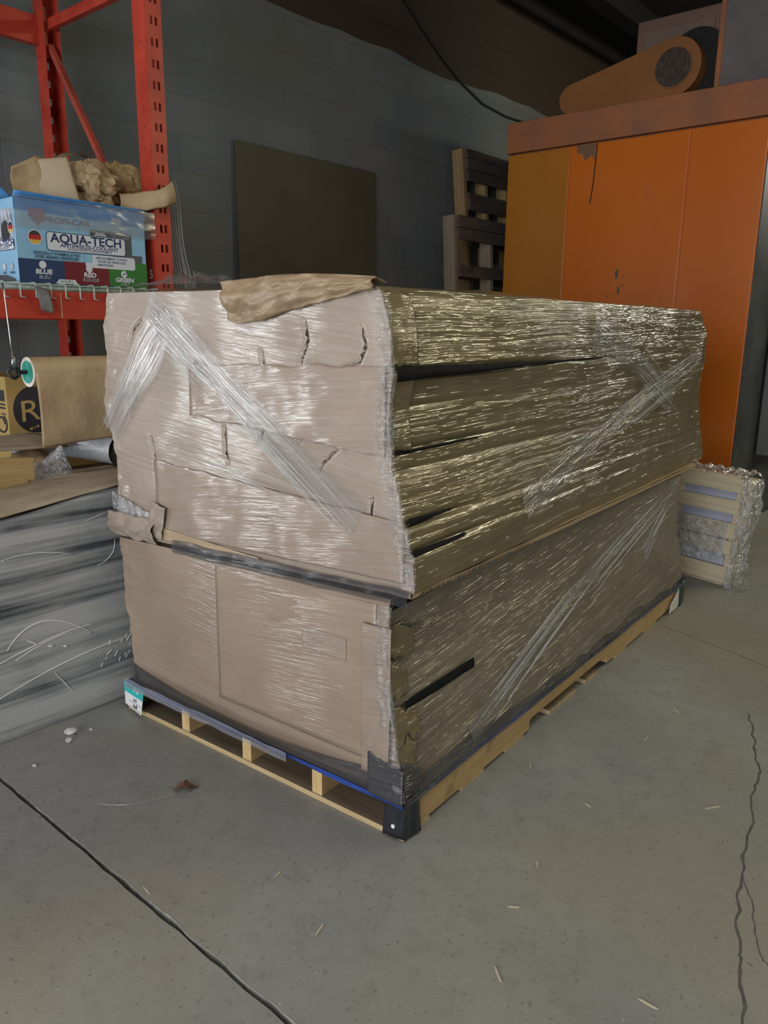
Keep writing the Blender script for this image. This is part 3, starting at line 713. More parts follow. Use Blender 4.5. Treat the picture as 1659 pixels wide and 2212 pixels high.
b = MB(); b.box(4.13, 4.75, .86, 1.42, 2.836, 3.375); fh = bpart(b, 'fan_housing', simple('sooty_grey_orange', (.14, .085, .065), (.21, .115, .075), 3, .6), bevel=.008)
b = MB(); b.box(4.118, 4.131, .90, 1.36, 2.95, 3.30); bpart(b, 'access_plate', simple('dusty_grey_orange', (.16, .105, .085), (.2, .125, .09), 3, .6), bevel=.004)
dk = empty('roof_duct', (4.1, .5, 2.835), 0, 'tall grey sheet-metal duct on the cabinet roof beside the fan', 'duct')
b = MB(); b.box(-.03, .7, -.60, .345, 0, 1.2); b.build('duct_wall', GREYM, dk, bevel=.004)
b = MB(); b.box(-.036, -.029, .315, .347, 0, 1.2); b.build('flange', ORD, dk)

# ------------------------------------------------------------------ wooden pallets leaning on the wall, plywood sheet, cable
def wall_pallet(loc, rz, lean, W_, H_, boards, label, sx, bm):
    r = empty('wooden_pallet', loc, 0, label, 'pallet', 'pallets leaning against the block wall', rot=(-lean, 0, rz))
    for x in sx: MB().box(x, x+.045, 0, .10, 0, H_).build('stringer', OLDW, r, bevel=.003)
    for z0, z1 in boards: MB().box(.045 if sx[0] == 0 else 0, W_, -.018, 0, z0, z1).build('deck_board', bm, r, bevel=.002)
    for z0, z1 in (boards[::2] if len(boards) < 8 else []): MB().box(0, W_, .10, .118, z0, z1).build('back_board', bm, r, bevel=.002)
    return r
wall_pallet((3.95, 2.435, 0), 0, math.radians(5.9), 1.0, 2.74, [(2.675, 2.74), (2.59, 2.67), (2.50, 2.585), (2.28, 2.41), (2.0, 2.1), (1.7, 1.8), (1.2, 1.3), (.7, .8), (.1, .2)], 'taller rear pallet standing on end against the block wall', (0, .30, .62), OLDB)
OLDW2 = wood('weathered_pallet_stringer', (.22, .17, .12), (.33, .265, .19), 2)
_s = OLDW; OLDW = OLDW2
wall_pallet((3.50, 2.31, 0), 0, math.radians(3.7), 1.0, 2.17, [(2.085, 2.17), (1.995, 2.08), (1.73, 1.815), (1.45, 1.53), (1.0, 1.1), (.5, .6), (.1, .2)], 'shorter front pallet standing on end beside the orange cabinet', (0, .48, .92), OLDB)
OLDW = _s
PLY = simple('olive_painted_board', (.068, .062, .042), (.095, .086, .06), 1.6, .55, bump=.15, bscale=30)
b = MB(); b.box(-.63, .63, -.009, .009, 0, 2.425)
ply = tag(b.build('plywood_sheet', PLY, bevel=.002), 'large dark olive sheet standing against the grey block wall', 'board')
ply.location = (2.415, 2.795, 0); ply.rotation_euler = (math.radians(-.9), 0, 0)
b = MB(); b.tube([(3.0, 2.838, 3.82), (3.354, 2.838, 3.616), (3.60, 2.838, 3.47), (3.836, 2.838, 3.343), (4.10, 2.838, 3.23), (4.388, 2.838, 3.147), (4.75, 2.838, 3.12), (5.127, 2.838, 3.133), (5.6, 2.838, 3.2)], .008, 8)
tag(b.build('wall_cable', BLK, smooth=True), 'black cable sagging across the dark upper wall', 'cable')

# ------------------------------------------------------------------ crate in bubble wrap leaning by the cabinet
cr_ = empty('small_crate', (2.87, .215, 0), 0, 'small pale slatted crate in torn bubble wrap behind the stack', 'crate', rot=(0, math.radians(7), math.radians(-14)))
# local: x = depth away from camera, y = width, z up
CW, CH = .235, .60
for y0 in (-.150, CW-.03): MB().box(.012, .03, y0, y0+.036, 0, CH).build('post', PALEX, cr_, bevel=.002)
for z0, z1 in ((.015, .105), (.175, .25), (.26, .345), (.395, .47), (.515, .59)):
    MB().box(0, .012, -.155, CW, z0, z1).build('slat', PALEX, cr_, bevel=.002)
MB().box(.012, .13, -.150, CW, .0, .012).build('base_board', PALEX, cr_); MB().box(.012, .13, -.150, CW, CH-.012, CH).build('top_board', PALEX, cr_)
for y0 in (-.152, CW-.01): MB().box(.03, .13, y0, y0+.012, .012, CH-.012).build('side_board', PALEX, cr_)
MB().box(.04, .055, -.138, CW-.012, .02, CH-.02).build('white_panel', simple('lavender_white_panel', (.50, .52, .66), (.58, .60, .73), 4, .4), cr_)
b = MB()
def wrap1(u, v):
    a = lerp(-.01, 1.0, u); y = lerp(.26, -.165, min(1, a*1.05)); x = -.010
    if a > .80: x += (a-.80)*.75
    z = lerp(.12, .34, v)
    return (x-.010*fb((u*9, v*7, 2), 1, 3), y-.03*max(0, a-.8), z+.01*nz(u*4, v*3, 0))
b.grid(wrap1, 70, 36); b.build('plastic_wrap', BUB, cr_, smooth=True)
b = MB()
def wrap2(u, v):
    z = lerp(.0, .60, u); t = v
    wd = tab([(0, .02), (.10, .025), (.2, .012), (.30, .03), (.42, .06), (.5, .055), (.6, .03)], z)
    a = lerp(0, PI, t)
    return (.05 - .085*math.cos(a) + .016*fb((u*7, v*5, 1), 1, 3), -.165 - wd*math.sin(a) - .016*fb((u*8, v*6, 8), 1, 3), z)
b.grid(wrap2, 80, 40); b.build('bubble_wrap', BUB, cr_, smooth=True)
b = MB()
b.grid(lambda u, v: (lerp(-.01, .14, v)+.012*fb((u*6, v*5, 4), 1, 3), lerp(-.17, .26, u), .60+.035*abs(fb((u*7, v*4, 5), 1, 3))+.025*math.sin(PI*v)), 60, 24); b.build('plastic_wrap', BUB, cr_, smooth=True)
b = MB()
b.grid(lambda u, v: (lerp(-.02, .14, v), lerp(-.165, -.255, u)+.01*nz(v*4, u, 2), .010+.06*(1-u)**2+.006*fb((u*5, v*6, 7), 1, 2)), 24, 20); b.build('film_tail', FILMD, cr_, smooth=True)
b = MB(); b.tube([(.02, .235, .62), (.0, .245, .66), (.005, .225, .70)], lambda t: .010*(1-t*.8)+.002, 8); b.build('film_knot', FILMD, cr_)

# ------------------------------------------------------------------ pallet rack
rk = empty('pallet_rack', (.0, 2.2, 0), 0, 'red slotted steel pallet rack standing along the block wall', 'rack')
def rpart(b, nm, mats, **k):
    for i, q in enumerate(b.v): b.v[i] = q - Vector((0, 2.2, 0))
    return b.build(nm, mats, rk, **k)
XP = .523
def upright(yf, yd, mat):
    b = MB(); H = 3.3; pitch = .0778; z0 = 2.5109 - 32*pitch
    def plate(cols, holes, place, hz):
        zs = []; 
        k = 0
        while z0 + k*pitch < H-.05:
            zc = z0+k*pitch; zs += [zc-hz, zc+hz]; k += 1
        zs = [0] + [z for z in zs if z > 0] + [H]
        for i in range(len(cols)-1):
            for j in range(len(zs)-1):
                inhole = (j % 2 == 1) if zs[1] < zs[2]-1e-9 and (zs[1]-z0) % pitch > pitch/2 else (j % 2 == 1)
                if i in holes and inhole: continue
                n = len(b.v)
                for (c_, z) in ((cols[i], zs[j]), (cols[i+1], zs[j]), (cols[i+1], zs[j+1]), (cols[i], zs[j+1])): b.v.append(Vector(place(c_, z)))
                b.face([n, n+1, n+2, n+3])
    s = 1 if yd > 0 else -1
    plate([0, .022, .034, .044, .056, .075], (1, 3), lambda c_, z: (XP+c_, yf, z), .0155)
    plate([0, .036, .042, .085], (1,), lambda c_, z: (XP, yf+s*c_, z), .004)
    plate([0, .085], (), lambda c_, z: (XP+.075, yf+s*c_, z), .01)
    return rpart(b, 'upright', mat, solid=.0025)
upright(1.80, 1, RED); upright(2.68, -1, RED)
def bar(p, q, wv, hv, nm, mat=RED):
    p, q = Vector(p), Vector(q); d = (q-p); L_ = d.length; M = Matrix.Translation(p) @ d.to_track_quat('Y', 'Z').to_matrix().to_4x4()
    b = MB(); b.box(-wv/2, wv/2, 0, L_, -hv/2, hv/2, 0, M); return rpart(b, nm, mat, bevel=.002)
bar((.56, 1.89, 2.665), (.56, 2.6, 2.665), .03, .045, 'brace'); bar((.56, 2.62, 2.58), (.56, 1.89, 1.56), .025, .025, 'brace', REDD)
bar((.56, 1.89, .98), (.56, 2.6, .98), .03, .045, 'brace'); bar((.56, 1.89, .30), (.56, 2.6, .30), .03, .045, 'brace')
for y0, zt, zb_ in ((1.785, 1.462, 1.360), (2.655, 1.462, 1.360), (1.785, 2.78, 2.66), (2.655, 2.70, 2.58)):
    b = MB(); s = 1
    b.prism([(0, zb_), (.045, zb_), (.045, zt-.025), (.028, zt-.025), (.028, zt), (0, zt)], (-2.6, y0-.02, 0), (0, 1, 0), (0, 0, 1), (2.6+XP-.004, 0, 0)); rpart(b, 'beam', RED, bevel=.003)
    b = MB(); b.box(XP-.006, XP+.03, y0-.03, y0+.018, zb_-.05, zt+.03); rpart(b, 'beam_bracket', RED, bevel=.002)
b = MB(); put_text(b, '5', .05, lambda x, y: (XP-.002, 1.845-x, 1.55+y), 0, .001); rpart(b, 'paint_mark', WHITEP)
for x0, x1, z0, z1 in ((-.02, .005, 1.39, 1.41),):
    b = MB(); b.box(.07, .074, 1.7635, 1.7645, 1.365, 1.455); rpart(b, 'scratch_mark', simple('bare_scratch', (.6, .33, .2), rough=.6))
# wire deck
b = MB()
xs = [-.60+.0575*i for i in range(20)]
for x in xs: b.tube([(x, 2.66, 1.4885), (x, 1.80, 1.4885), (x, 1.762, 1.4885), (x, 1.757, 1.482), (x, 1.757, 1.437), (x+.016, 1.756, 1.435)], .0028, 6)
for y in [1.79+.085*i for i in range(11)]: b.tube([(-.62, y, 1.483), (.51, y, 1.483)], .0028, 6)
b.tube([(-.62, 1.757, 1.483), (.51, 1.757, 1.483)], .0028, 6)
b.box(-.62, .51, 1.79, 1.83, 1.462, 1.480); b.box(-.62, .51, 2.64, 2.66, 1.462, 1.480)
tag(b.build('wire_shelf_deck', GREENW, smooth=True), 'pale green wire mesh deck on the red rack beams', 'shelf deck')
b = MB(); b.grid(lambda u, v: (-.035+.045*u+.02*v, 1.752-.010*math.sin(v*3)-.008*u, 1.478-.088*v-.01*u), 8, 8)
tag(b.build('tape_scrap', simple('grey_duct_tape', (.13, .125, .12), (.2, .19, .18), 20, .6), smooth=True, solid=.001), 'grey tape scrap hanging over the red beam under the blue box', 'tape')

# ------------------------------------------------------------------ coolant carton
bx = empty('printed_carton', (.21, 1.80, 1.4915), 0, 'open light blue printed antifreeze carton on the wire shelf', 'carton')
SKY = simple('carton_light_blue', (.22, .44, .62), (.30, .52, .70), 5, .4); BLU = simple('carton_blue', (.05, .20, .50), (.07, .25, .56), 4, .45)
NAVY = simple('carton_navy', (.022, .045, .12), rough=.45); MAROON = simple('carton_maroon', (.16, .012, .02), rough=.45); GRN = simple('carton_green', (.03, .17, .03), rough=.45)
CHAR = simple('carton_charcoal', (.07, .075, .08), (.10, .105, .11), 8, .45); CWH = simple('carton_white', (.62, .64, .68), rough=.45); NTX = simple('navy_ink', (.02, .03, .11), rough=.5)
GTX = simple('pale_print', (.42, .45, .48), rough=.5); RDK = simple('flag_red', (.42, .02, .02), rough=.5); GLD = simple('flag_gold', (.6, .38, .05), rough=.5); TXS = simple('slate_print', (.05, .10, .16), rough=.5)
FADE = simple('faded_red_print', (.25, .16, .24), rough=.5); SILV = simple('silver_print', (.45, .5, .58), (.18, .2, .25), 14, .4)
BW, BH, BD = .532, .292, .30    # local: x from -.27, y depth, z up
X0 = -.272; X1 = X0+BW
b = MB(); t = .004
b.box(X0, X1, 0, t, 0, BH); b.box(X0, X1, BD-t, BD, 0, BH); b.box(X1-t, X1, t, BD-t, 0, BH); b.box(X0, X1, t, BD-t, 0, t)
b.box(X0, X0+t, t, BD-t, 0, BH); b.build('carton_body', SKY, bx, bevel=.001)
def fmake(nm, place, mats, fn, mx=1):
    b = MB(); lay = [0]
    def shape(poly, m):
        lay[0] += 1; n = len(b.v); d = .0004 + .00012*lay[0]
        for x, y in poly: b.v.append(Vector(place(x, y, d)))
        b.face(list(range(n, n+len(poly))), m)
    def rect(x0, x1, y0, y1, m, r=0):
        if not r: return shape([(x0, y0), (x1, y0), (x1, y1), (x0, y1)], m)
        P = []
        for cx_, cy_, a0 in ((x1-r, y0+r, -PI/2), (x1-r, y1-r, 0), (x0+r, y1-r, PI/2), (x0+r, y0+r, PI)):
            for k in range(6): P.append((cx_+r*math.cos(a0+k*PI/10), cy_+r*math.sin(a0+k*PI/10)))
        shape(P, m)
    def disc(cx_, cy_, r, m, a0=0, a1=2*PI, ry=None):
        shape([(cx_+r*math.cos(a0+(a1-a0)*k/27), cy_+(ry or r)*math.sin(a0+(a1-a0)*k/27)) for k in range(28)], m)
    def text(s_, cx_, cy_, size, m, bold=0, sx=1, sh=0, align='CENTER'):
        lay[0] += 1; d = .0004 + .00012*lay[0]
        put_text(b, s_, size, lambda x, y: place(cx_+mx*(x+sh*y), cy_+y, d), m, bold, sx, align)
    fn(shape, rect, disc, text)
    return b.build(nm, mats, bx)
MT = [SKY, BLU, NAVY, MAROON, GRN, CHAR, CWH, NTX, GTX, RDK, GLD, TXS, FADE, SILV, INK]
def front(shape, rect, disc, text):
    # x 0..BW, y 0..BH
    W_, H_ = BW, BH
    shape([(0, H_*.86), (W_, H_*.80), (W_, H_), (0, H_)], 1)
    shape([(.055, .262), (.115, .262), (.118, .235), (.085, .200), (.052, .235)], 12)
    text('PROFI-CAR', .20, .226, .030, 12, .0008, 1.25, .15)
    shape([(.385, .262), (.425, .258), (.428, .235), (.405, .215), (.383, .235)], 8); disc(.405, .236, .013, 0)
    rect(.29, .377, .14, .207, 5); rect(.377, .468, .11, .207, 5); rect(.377, .513, .095, .124, 5)
    shape([(.305, .187), (.318, .200), (.33, .197), (.345, .202), (.362, .187)], 8)
    text('COMPATIBLE', .420, .197, .0150, 8, .0002, 1.0); text("AVEC L'ALUMINIUM", .420, .186, .0085, 8, 0, 1.0)
    disc(.070, .160, .027, 6); disc(.070, .160, .0235, 9); disc(.070, .160, .0235, 14, .36, PI-.36); disc(.070, .160, .0235, 10, PI+.36, 2*PI-.36)
    rect(.112, .440, .117, .186, 2, .014); rect(.115, .437, .120, .183, 6, .011)
    text('AQUA-TECH', .276, .1630, .0455, 7, .0013, 1.13)
    text('ANTIFREEZE-COOLANT', .286, .1390, .0195, 7, .0004, 1.15); text('ANTIGEL/LIQUIDE DE REFROIDISSEMENT', .286, .1275, .0092, 7, .0001, 1.1)
    shape([(0, .0), (.175, 0), (.175, .083), (0, .083)], 2); shape([(.175, 0), (.360, 0), (.360, .083), (.175, .083)], 3); shape([(.360, 0), (W_, 0), (W_, .095), (.360, .095)], 4)
    rect(.262, .478, .066, .114, 6, .010); rect(.262, .292, .084, .114, 0)
    text('SPECIALLY FORMULATED', .150, .1065, .0150, 11, .0003, 1.08); text('FOR ASIAN VEHICLES', .150, .0925, .0160, 11, .0004, 1.12)
    text('SPÉCIALEMENT CONÇU', .375, .1035, .0115, 11, .0002, 1.1); text('POUR LES VÉHICULES', .375, .0910, .0115, 11, .0002, 1.1); text('ASIATIQUES', .345, .0785, .0115, 11, .0002, 1.1)
    disc(.090, .0645, .0140, 6); disc(.275, .0610, .0140, 6); disc(.425, .0490, .0135, 6)
    shape([(.416, .0465), (.419, .044), (.437, .053), (.436, .056)], 2)
    text('BLUE', .093, .0390, .0235, 6, .0010, 1.2, .12); text('BLEU', .095, .0200, .0175, 8, .0001, 1.15, .12)
    text('RED', .277, .0370, .0235, 6, .0010, 1.2, .12); text('ROUGE', .279, .0185, .0175, 8, .0001, 1.15, .12)
    text('GREEN', .427, .0255, .0225, 6, .0010, 1.18, .12); text('VERT', .427, .0085, .0160, 8, .0001, 1.15, .12)
    shape([(.135, .0), (.225, .0), (.213, .016), (.150, .016)], 6); text('6x3.78 L', .181, .0085, .0120, 14, .0001, 1.25)
fmake('front_print', lambda x, y, d: (X0+x, -d, y), MT, front)
def side(shape, rect, disc, text):
    # y = distance back from the front edge; written right to left towards the front
    W_, H_ = BD, BH
    rect(.012, W_-.01, .15, H_-.035, 13)
    for k in range(9): shape([(.02+.03*k, .16), (.028+.03*k, .16), (.045+.026*k, .25), (.037+.026*k, .25)], 6)
    text('PROFI-CAR', .10, .222, .026, 8, .0004, 1.2)
    P = []
    for k in range(40): r = .045 if k % 2 else .037; P.append((.075+r*.8*math.cos(k*PI/20), .175+r*math.sin(k*PI/20)))
    shape(P, 14)
    disc(.030, .190, .022, 6); disc(.030, .190, .0185, 9); disc(.030, .190, .0185, 14, .36, PI-.36); disc(.030, .190, .0185, 10, PI+.36, 2*PI-.36)
    rect(.012, .22, .112, .150, 2, .008); rect(.0145, .2175, .1145, .1475, 6, .007)
    text('AQUA-TECH', .115, .135, .030, 7, .0010, 1.2); text('ANTIFREEZE-COOLANT', .115, .120, .010, 7, .0002, 1.2)
    disc(.045, .055, .0125, 8); disc(.105, .055, .0125, 6); disc(.165, .055, .0125, 6)
    for k, s_ in enumerate(('GREEN', 'RED', 'BLUE')): text(s_, .045+.06*k, .033, .011, 7, .0002, 1.2)
    shape([(.02, .0), (.25, 0), (.25, .03), (.09, .025), (.03, .012)], 5)
fmake('side_print', lambda x, y, d: (X0-d, x, y), MT, side, -1)
# flaps
b = MB(); b.grid(lambda u, v: (lerp(X0, X1, u), -.001-.012*v+.004*nz(u*4, v, 1)*v, BH+.022*v*(1-.5*u)), 16, 3); b.build('front_flap', BLU, bx, smooth=True, solid=.003)
b = MB(); b.grid(lambda u, v: (X0-.11*v*(1+.2*u), lerp(.012, BD-.01, u), BH+.075*v+.004*math.sin(v*3)), 10, 6); ff = b.build('side_flap', BLU, bx, smooth=True, solid=.003)
b = MB(); n = 0; b.v += [Vector((X0-.045, .02, BH+.036)), Vector((X0-.075, .02, BH+.056)), Vector((X0-.060, .07, BH+.0475))]; b.face([0, 1, 2]); b.build('printed_triangle', CWH, ff)
b = MB()
def haze(u, v): return (lerp(X0-.004, X1+.045, u), -.010-.006*abs(fb((u*5, v*4, 1), 1, 3)), lerp(BH+.006, BH-.095-.02*nz(u*4, 0, 3), v))
b.grid(haze, 40, 12, 0, lambda u, v: (u*.5, v*.1)); b.build('torn_film', clear_film('carton_film', .28, 3, 10, rough=.25, col=(.42, .44, .46), strength=.4), bx, smooth=True)

# packing paper and card standing in the carton
def loose(nm, fn, nu, nv, mat, label, cat, solid=.0015, smooth=True, group=None):
    b = MB(); b.grid(fn, nu, nv); return tag(b.build(nm, mat, smooth=smooth, solid=solid), label, cat, group)
loose('cardboard_sheet', lambda u, v: (lerp(-.035, .15, u)+.012*math.sin(v*2), 1.865+.03*nz(u*2, v*2, 0)+.03*u, lerp(1.74, 1.895+.055*min(1, u*1.8), v)), 20, 12, KRAFT, 'tan paper sheet standing in the carton nearest its open flap', 'paper', .002)
loose('cardboard_sheet', lambda u, v: (lerp(.055, .185, u)+.05*(1-v)*u, 1.83+.05*(1-u)**2+.02*v, lerp(1.72, 1.932+.026*u, v)), 16, 12, simple('pale_card', (.47, .37, .25), (.55, .44, .31), 6, .8), 'pale card sheet with a straight edge upright in the carton', 'paper', .003)
loose('paper_tube', lambda u, v: (.318+.085*math.cos(u*4.6-.5)+.02*v, 1.98-.28*0+.10*v, 1.955+.050*math.sin(u*4.6-.5)+.02*v), 30, 8, simple('dark_kraft', (.17, .11, .055), (.24, .16, .085), 8, .8), 'dark curled brown paper behind the crumpled paper on the carton', 'paper')
def ball(c, rx, ry, rz, seed, am=.3, k=2.2):
    def fn(u, v):
        a = u*2*PI; e = v*PI; d = Vector((math.sin(e)*math.cos(a), math.sin(e)*math.sin(a), math.cos(e)))
        q = d*k + Vector((seed, 0, 0)); r = 1 - am*(.8*abs(noise.noise(q)) + .5*abs(noise.noise(q*2.3)) + .25*abs(noise.noise(q*5)) - .4)
        return (c[0]+d.x*rx*r, c[1]+d.y*ry*r, c[2]+d.z*rz*r)
    return fn
CRK = CARD
o = loose('crumpled_paper', ball((.305, 1.925, 1.865), .13, .085, .095, 3, .85, 1.05), 54, 34, KRAFTC, 'pale crumpled brown paper ball in the front of the carton', 'paper', 0, False)
o.rotation_euler = (0, 0, 0)
o = loose('crumpled_paper', ball((.475, 2.0, 1.885), .14, .07, .10, 9, .8, 1.0), 54, 34, simple('yellow_kraft', (.36, .25, .10), (.46, .33, .15), 8, .75, bump=.5, bscale=22, bd=.02), 'yellowish crumpled brown paper lying toward the rack post', 'paper', 0, False)
def pstrip(u, v):
    x = lerp(.40, .60, u); y = 1.86 - .115*math.sin(PI*min(1, u*1.25)*.5)**1.5 + .12*max(0, u-.72)**1.5; zb = lerp(1.792, 1.835, u**2)
    return (x-.012*v*u, y-.012*math.sin(PI*v), lerp(zb, zb+.066+.02*u**3, v)+.006*nz(u*4, v*2, 0))
loose('paper_strip', pstrip, 34, 10, KRAFT, 'curved kraft paper strip bulging out past the carton corner in front of the red post', 'paper', .002)

# ------------------------------------------------------------------ cables by the post
b = MB()
for i in range(7):
    x0 = .60+.012*i; pts = [(x0-.01, 1.86, 1.92+.01*i)]
    for k in range(1, 9): t = k/8; pts.append((x0+.05*t*t*(1+.2*i/7)+.008*nz(i, t*2, 0), 1.855-.01*i/7, 1.92-.40*t))
    pts += [(x0+.06, 1.85, 1.47), (x0+.085, 1.85, 1.50), (x0+.082, 1.85, 1.58)] if i % 2 else [(x0+.055, 1.85, 1.42)]
    b.tube(pts, .0032, 6)
tag(b.build('cable_bundle', [GREYC], smooth=True), 'grey thin cables hanging down beside the red rack post', 'cables')

# ------------------------------------------------------------------ paper roll on its hanger
rl = empty('paper_roll', (-.09, 1.74, 1.169), 0, 'brown kraft paper roll hanging below the red rack beam', 'paper roll')
PR_, RR = .70, .0545
def ring(b, r0, r1, x, m=0, n=40):
    for k in range(n):
        a0, a1 = 2*PI*k/n, 2*PI*(k+1)/n; i = len(b.v)
        b.v += [Vector((x, r*math.sin(a), r*math.cos(a))) for r, a in ((r0, a0), (r0, a1), (r1, a1), (r1, a0))]; b.face([i, i+1, i+2, i+3], m)
b = MB(); b.grid(lambda u, v: (v*PR_, RR*math.sin(u*2*PI), RR*math.cos(u*2*PI)), 48, 6); b.build('roll', KRAFT, rl, smooth=True)
REDGE = simple('roll_edge_paper', (.62, .55, .48), (.7, .63, .56), 40, .8)
for xx in (-.0005, PR_):
    b = MB(); ring(b, .040, RR, xx); b.build('roll_edge', REDGE, rl)
b = MB(); b.prism([(.041*math.cos(a*PI/16), .041*math.sin(a*PI/16)) for a in range(32)], (-.004, 0, 0), (0, 1, 0), (0, 0, 1), (.03, 0, 0)); b.build('core_plug', simple('green_plug', (.02, .27, .20), (.03, .33, .25), 8, .5), rl)
b = MB(); b.tube([(-.045, 0, 0), (PR_+.05, 0, 0)], .008, 10); b.build('axle', BLK, rl)
b = MB()
def sheet(u, v):
    x = lerp(.002, PR_-.002, u); zz = -v*.262 - .012*(1-u)*v - .02*u*v*0
    return (x + .02*v*0, -RR-.001 - .012*math.sin(v*2.2)*(1) + .03*max(0, v-.8)**1.0 + .0025*nz(x*9, v*2, 0)*v*3, zz+.02*v*u)
b.grid(sheet, 60, 30); b.build('hanging_sheet', KRAFT, rl, smooth=True, solid=.0006)
hw = empty('wire_hanger', (-.150, 1.735, 1.45), 0, 'steel wire hook hanging from the rack beam to the roll axle', 'wire')
b = MB(); b.tube([(-.012, -.018, .03), (-.010, -.022, -.02), (.0, -.012, -.16), (.008, -.002, -.255)], .0032, 8); b.build('wire', STEEL, hw, smooth=True)
b = MB(); b.tube([(.006, -.004, -.215), (.009, -.002, -.262)], .0065, 8); b.tube([(.003, -.007, -.225), (.004, -.006, -.265)], .005, 8); b.build('wire_clamp', STEEL, hw, smooth=True)
b = MB(); b.tube([(.008+.020*math.cos(a*PI/8), .004*math.sin(a), -.281+.020*math.sin(a*PI/8)) for a in range(17)], .006, 8); b.build('hook_ring', BLK, hw, smooth=True)

# ------------------------------------------------------------------ bench with scuffed board in front
def silver_mat():
    t = NT('scuffed_silver_board'); v = t.coord('Object')
    h = t.noise(t.coord('Object', (.5, 1, 11)), 1.3, 5, .6, .3); f = t.noise(t.coord('Object', (2.5, 1, 60)), 1.5, 4, .6); g = t.noise(v, 3, 5, .6)
    m = t.math('ADD', t.math('MULTIPLY', h, .62), t.math('ADD', t.math('MULTIPLY', f, .18), t.math('MULTIPLY', g, .2)))
    c = t.ramp(m, [(.39, (.06, .065, .072)), (.465, (.24, .25, .255)), (.56, (.44, .445, .43))])
    fl = t.ramp(t.noise(v, 60, 3, .6), [(.70, (0, 0, 0)), (.76, (.6, .6, .6))]); c = t.mix(fl, c, (.5, .5, .49))
    return t.done(t.pbr(c, .45, .1, t.bump(h, .35, .02)))
SIL = silver_mat(); SCR = simple('white_scratch', (.68, .68, .66), rough=.6)
b = MB()
def board(u, v):
    x = lerp(-1.5, .42, u); z = lerp(.0, .79 if x > -.0 else .742+.05*sstep(-.45, 0, x), v)
    return (x, 1.306+.008*nz(x*1.5, z*8, 0)+.005*nz(x*.8, z*14, 5), z)
b.grid(board, 60, 40)
b.grid(lambda u, v: (lerp(-1.5, .42, u), 1.306+.008*nz(lerp(-1.5, .42, u)*1.5, 0, 0)-.003+.01*v, .012*v*0+.004), 40, 1)
def rib(pts, wd):
    n = len(b.v)
    for i, (x, z) in enumerate(pts):
        p, q = pts[max(0, i-1)], pts[min(len(pts)-1, i+1)]; d = Vector((q[0]-p[0], q[1]-p[1])).normalized()
        ww = wd*(.4+.6*math.sin(PI*i/(len(pts)-1)))
        y = 1.306+.008*nz(x*1.5, z*8, 0)+.005*nz(x*.8, z*14, 5)-.0022
        b.v += [Vector((x-d.y*ww, y, z+d.x*ww)), Vector((x+d.y*ww, y, z-d.x*ww))]
    for i in range(len(pts)-1): b.face([n+2*i, n+2*i+1, n+2*i+3, n+2*i+2], 1)
def arc(p, c, q, wd, k=24): rib([((1-t)**2*p[0]+2*t*(1-t)*c[0]+t*t*q[0], (1-t)**2*p[1]+2*t*(1-t)*c[1]+t*t*q[1]) for t in [i/k for i in range(k+1)]], wd)
arc((-.446, .313), (-.33, .455), (-.149, .285), .0022); arc((-.52, .26), (-.30, .33), (-.146, .321), .0018); arc((-.42, .269), (-.29, .325), (-.218, .308), .0014)
arc((-.49, .155), (-.22, .235), (.01, .23), .0020); arc((-.294, .184), (-.26, .13), (-.236, .091), .0016); arc((-.377, .328), (-.36, .315), (-.344, .304), .003)
arc((-.31, .287), (-.30, .284), (-.290, .279), .004); arc((-.258, .271), (-.25, .268), (-.243, .264), .004); arc((-.112, .525), (-.045, .54), (-.042, .606), .0009)
arc((-.436, .614), (-.32, .632), (-.201, .586), .0014); arc((-.141, .69), (-.1, .70), (-.062, .708), .001)
for i in range(16):
    x, z = -.15+.17*random.random(), .12+.12*random.random(); a = random.uniform(.5, 1.2); l_ = random.uniform(.01, .03)
    arc((x, z), (x+l_*.5*math.cos(a), z+l_*.5*math.sin(a)), (x+l_*math.cos(a), z+l_*math.sin(a)), .0012, 6)
tag(b.build('scuffed_board', [SIL, SCR], smooth=True, solid=.012), 'large scuffed silvery grey board standing on edge in front of the bench', 'board')
wbn = empty('workbench', (-.5, 1.8, 0), 0, 'low workbench under the rack, mostly hidden by the scuffed grey board', 'workbench')
MB().box(-1.0, .96, -.46, .42, .69, .73).build('bench_top', simple('worn_bench_top', (.12, .11, .10), (.2, .185, .165), 6, .7), wbn, bevel=.004)
for x in (-.97, .87):
    for y in (-.44, .34): MB().box(x, x+.06, y, y+.06, 0, .69).build('leg', DKM, wbn)
# things on the bench
def csheet(u, v):
    x = lerp(-1.25, .115, u); zf = tab([(-1.2, .752), (-.42, .752), (-.01, .805), (.12, .812)], x); yb = tab([(-1.2, 1.42), (-.37, 1.43), (-.1, 1.52), (.115, 1.51)], x)
    y = lerp(1.288, yb, v); z = lerp(zf, .812, v**.8) + .010*math.sin(PI*v) + .004*nz(x*4, y*5, 0)
    return (x, y + .006*nz(x*9, 0, 0)*(1-v), z)
loose('cardboard_sheet', csheet, 60, 14, CARDG, 'dusty cardboard sheet lying over the top edge of the scuffed grey board', 'cardboard', .005)
b = MB(); b.box(-.62, .22, 1.46, 1.75, .73, .785); tag(b.build('cardboard_pile', CARDG, bevel=.003), 'dusty flat cardboard pile on the bench under the scraps', 'cardboard')
b = MB()
def bub(u, v):
    x = lerp(-.215, -.035, u); p = tab([(0, .02), (.25, .055), (.45, .045), (.85, .105), (1, .02)], u); z = .800 + p*math.sin(PI*min(1, v*1.1)) ; y = lerp(1.55, 1.70, v)
    q = 95; dm = .0035*max(0, math.sin(x*q*3.3)*math.sin((y+z)*q*3.3))
    return (x+.02*v+.01*nz(u*4, v*4, 1), y+.012*nz(u*5, v*4, 3), z+.008*fb((u*5, v*5, 2), 1, 2)+dm)
